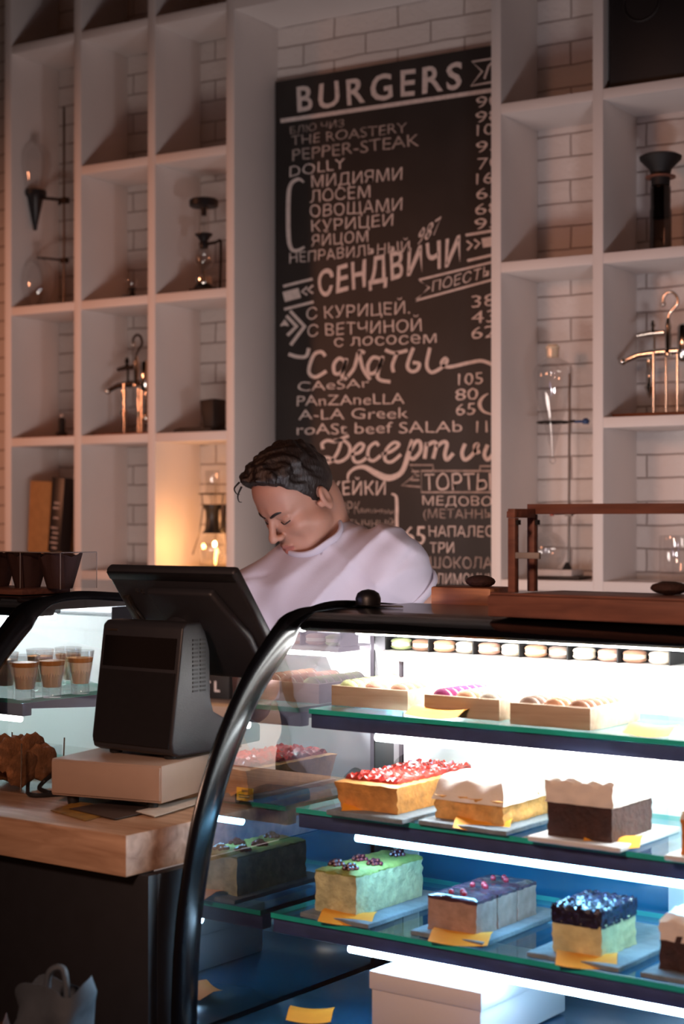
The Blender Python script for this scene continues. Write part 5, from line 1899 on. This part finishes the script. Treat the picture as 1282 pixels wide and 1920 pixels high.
# trousers and shoes (behind the bar)
FT = Field(steps((-2.36, -1.70, .012)), steps((3.0, 3.50, .012)), steps((.02, 1.02, .012)))
FT.ell(HIP, (.172, .124, .14), None, .05)
for sx_ in (-1, 1):
    hipj = HIP + np.array((.085 * sx_, 0, -.03))
    kn = np.array((hipj[0] + .01 * sx_, hipj[1] - .02, .47))
    an = np.array((hipj[0] + .015 * sx_, hipj[1] + .03, .10))
    FT.cone(hipj, kn, .098, .074, .05)
    FT.cone(kn, an, .072, .062, .03)
field_obj('trousers', FT, [M['trousers']], None, ORG, body, 2)
for sx_ in (-1, 1):
    ax_ = HIP[0] + .10 * sx_
    mb = MB().prism([(-.19, .0), (.075, .0), (.08, .06), (.03, .095), (-.06, .085), (-.15, .055), (-.19, .03)], 'x', -.042, .042)
    part('shoe', mb, M['rubber'], body, loc=(ax_ - ORG[0], HIP[1] + .03 - ORG[1], 0.001), bevel=.012)

# hair
FH = Field(steps((-2.20, -1.90, .0026)), steps((2.94, 3.30, .0026)), steps((1.40, 1.70, .0026)))
FH.ell(H(0, -.008, .054), (.0772, .0905, .0862), HA, .01)
FH.ell(H(-.006, .035, .103), (.060, .058, .034), HA, .03)
FH.ell(H(-.030, .072, .084), (.032, .030, .030), HA, .02)
FH.ell(H(.016, .062, .100), (.036, .030, .024), HA, .02)
FH.ell(H(0, -.045, .03), (.060, .050, .062), HA, .02)
X, Y, Z = FH.grids()
P_ = [X - HO[0], Y - HO[1], Z - HO[2]]
Lh, Fh, Uh = [sum(P_[i] * float(A_[i]) for i in range(3)) for A_ in HA]
strand = np.sin(95 * Fh + 40 * Lh + 3 * np.sin(38 * Uh + 30 * Lh)) * np.sin(80 * Lh - 30 * Uh + 2.5 * np.sin(45 * Fh))
fine = np.sin(260 * Lh + 120 * Fh + 4 * np.sin(60 * Uh)) * np.sin(190 * Fh - 130 * Uh)
amp = np.clip((Uh - .01) / .08, .15, 1)
FH.d += (-(.0055 * strand + .0018 * fine) * amp).astype(np.float32)


def keep(e):
    FH.d = np.maximum(FH.d, e.astype(np.float32))


# cut the face free: hairline over the forehead, temples, sideburns, nape
keep(-(np.sqrt(((Lh - .016) / .066) ** 2 + ((Fh - .105) / .062) ** 2 + ((Uh - .003) / .078) ** 2) - 1) * .05 + .003 * strand)
low = np.where(Fh > .016, .020 + (Fh - .016) * 1.3, np.where(Fh > .002, -.018, -.055 - (Fh + .02) * .3))
keep(low - Uh + .002 * fine)
for sg in (-1, 1):
    FH.ell(H(.080 * sg, -.012, -.006), (.022, .020, .036), HA, .006, 'cut')
field_obj('hair', FH, [M['hair']], None, ORG, body, 1)
loc_ = lambda l, f, u: tuple(H(l, f, u) - ORG)
for k, pts in enumerate((((-.030, .096, .110), (-.042, .108, .096), (-.046, .112, .082), (-.040, .110, .078)),
                         ((-.038, .090, .118), (-.056, .098, .108), (-.064, .096, .092), (-.060, .092, .086)),
                         )):
    part('curl', MB().tube(spline([loc_(*p) for p in pts], 8), [.0024 - .0017 * i / (8 * (len(pts) - 1)) for i in range(8 * (len(pts) - 1) + 1)], 8), M['hair'], body)
for sg in (-1, 1):
    n_ = 9
    pp = spline([loc_(.011 * sg, .0985, .0240), loc_(.030 * sg, .0915, .0305), loc_(.055 * sg, .0690, .0265)], 5)
    part('eyebrow', MB().tube(pp, [.0018 + .0021 * math.sin(PI * min(1, (i + 2) / 11)) for i in range(len(pp))], 8, sec=(1.15, .75)), M['hair'], body)
    pp = spline([loc_(.0185 * sg, .0862, .0030), loc_(.0320 * sg, .0893, -.0005), loc_(.0455 * sg, .0800, .0035)], 5)
    part('eyelash', MB().tube(pp, .0014, 6), M['rubber'], body)
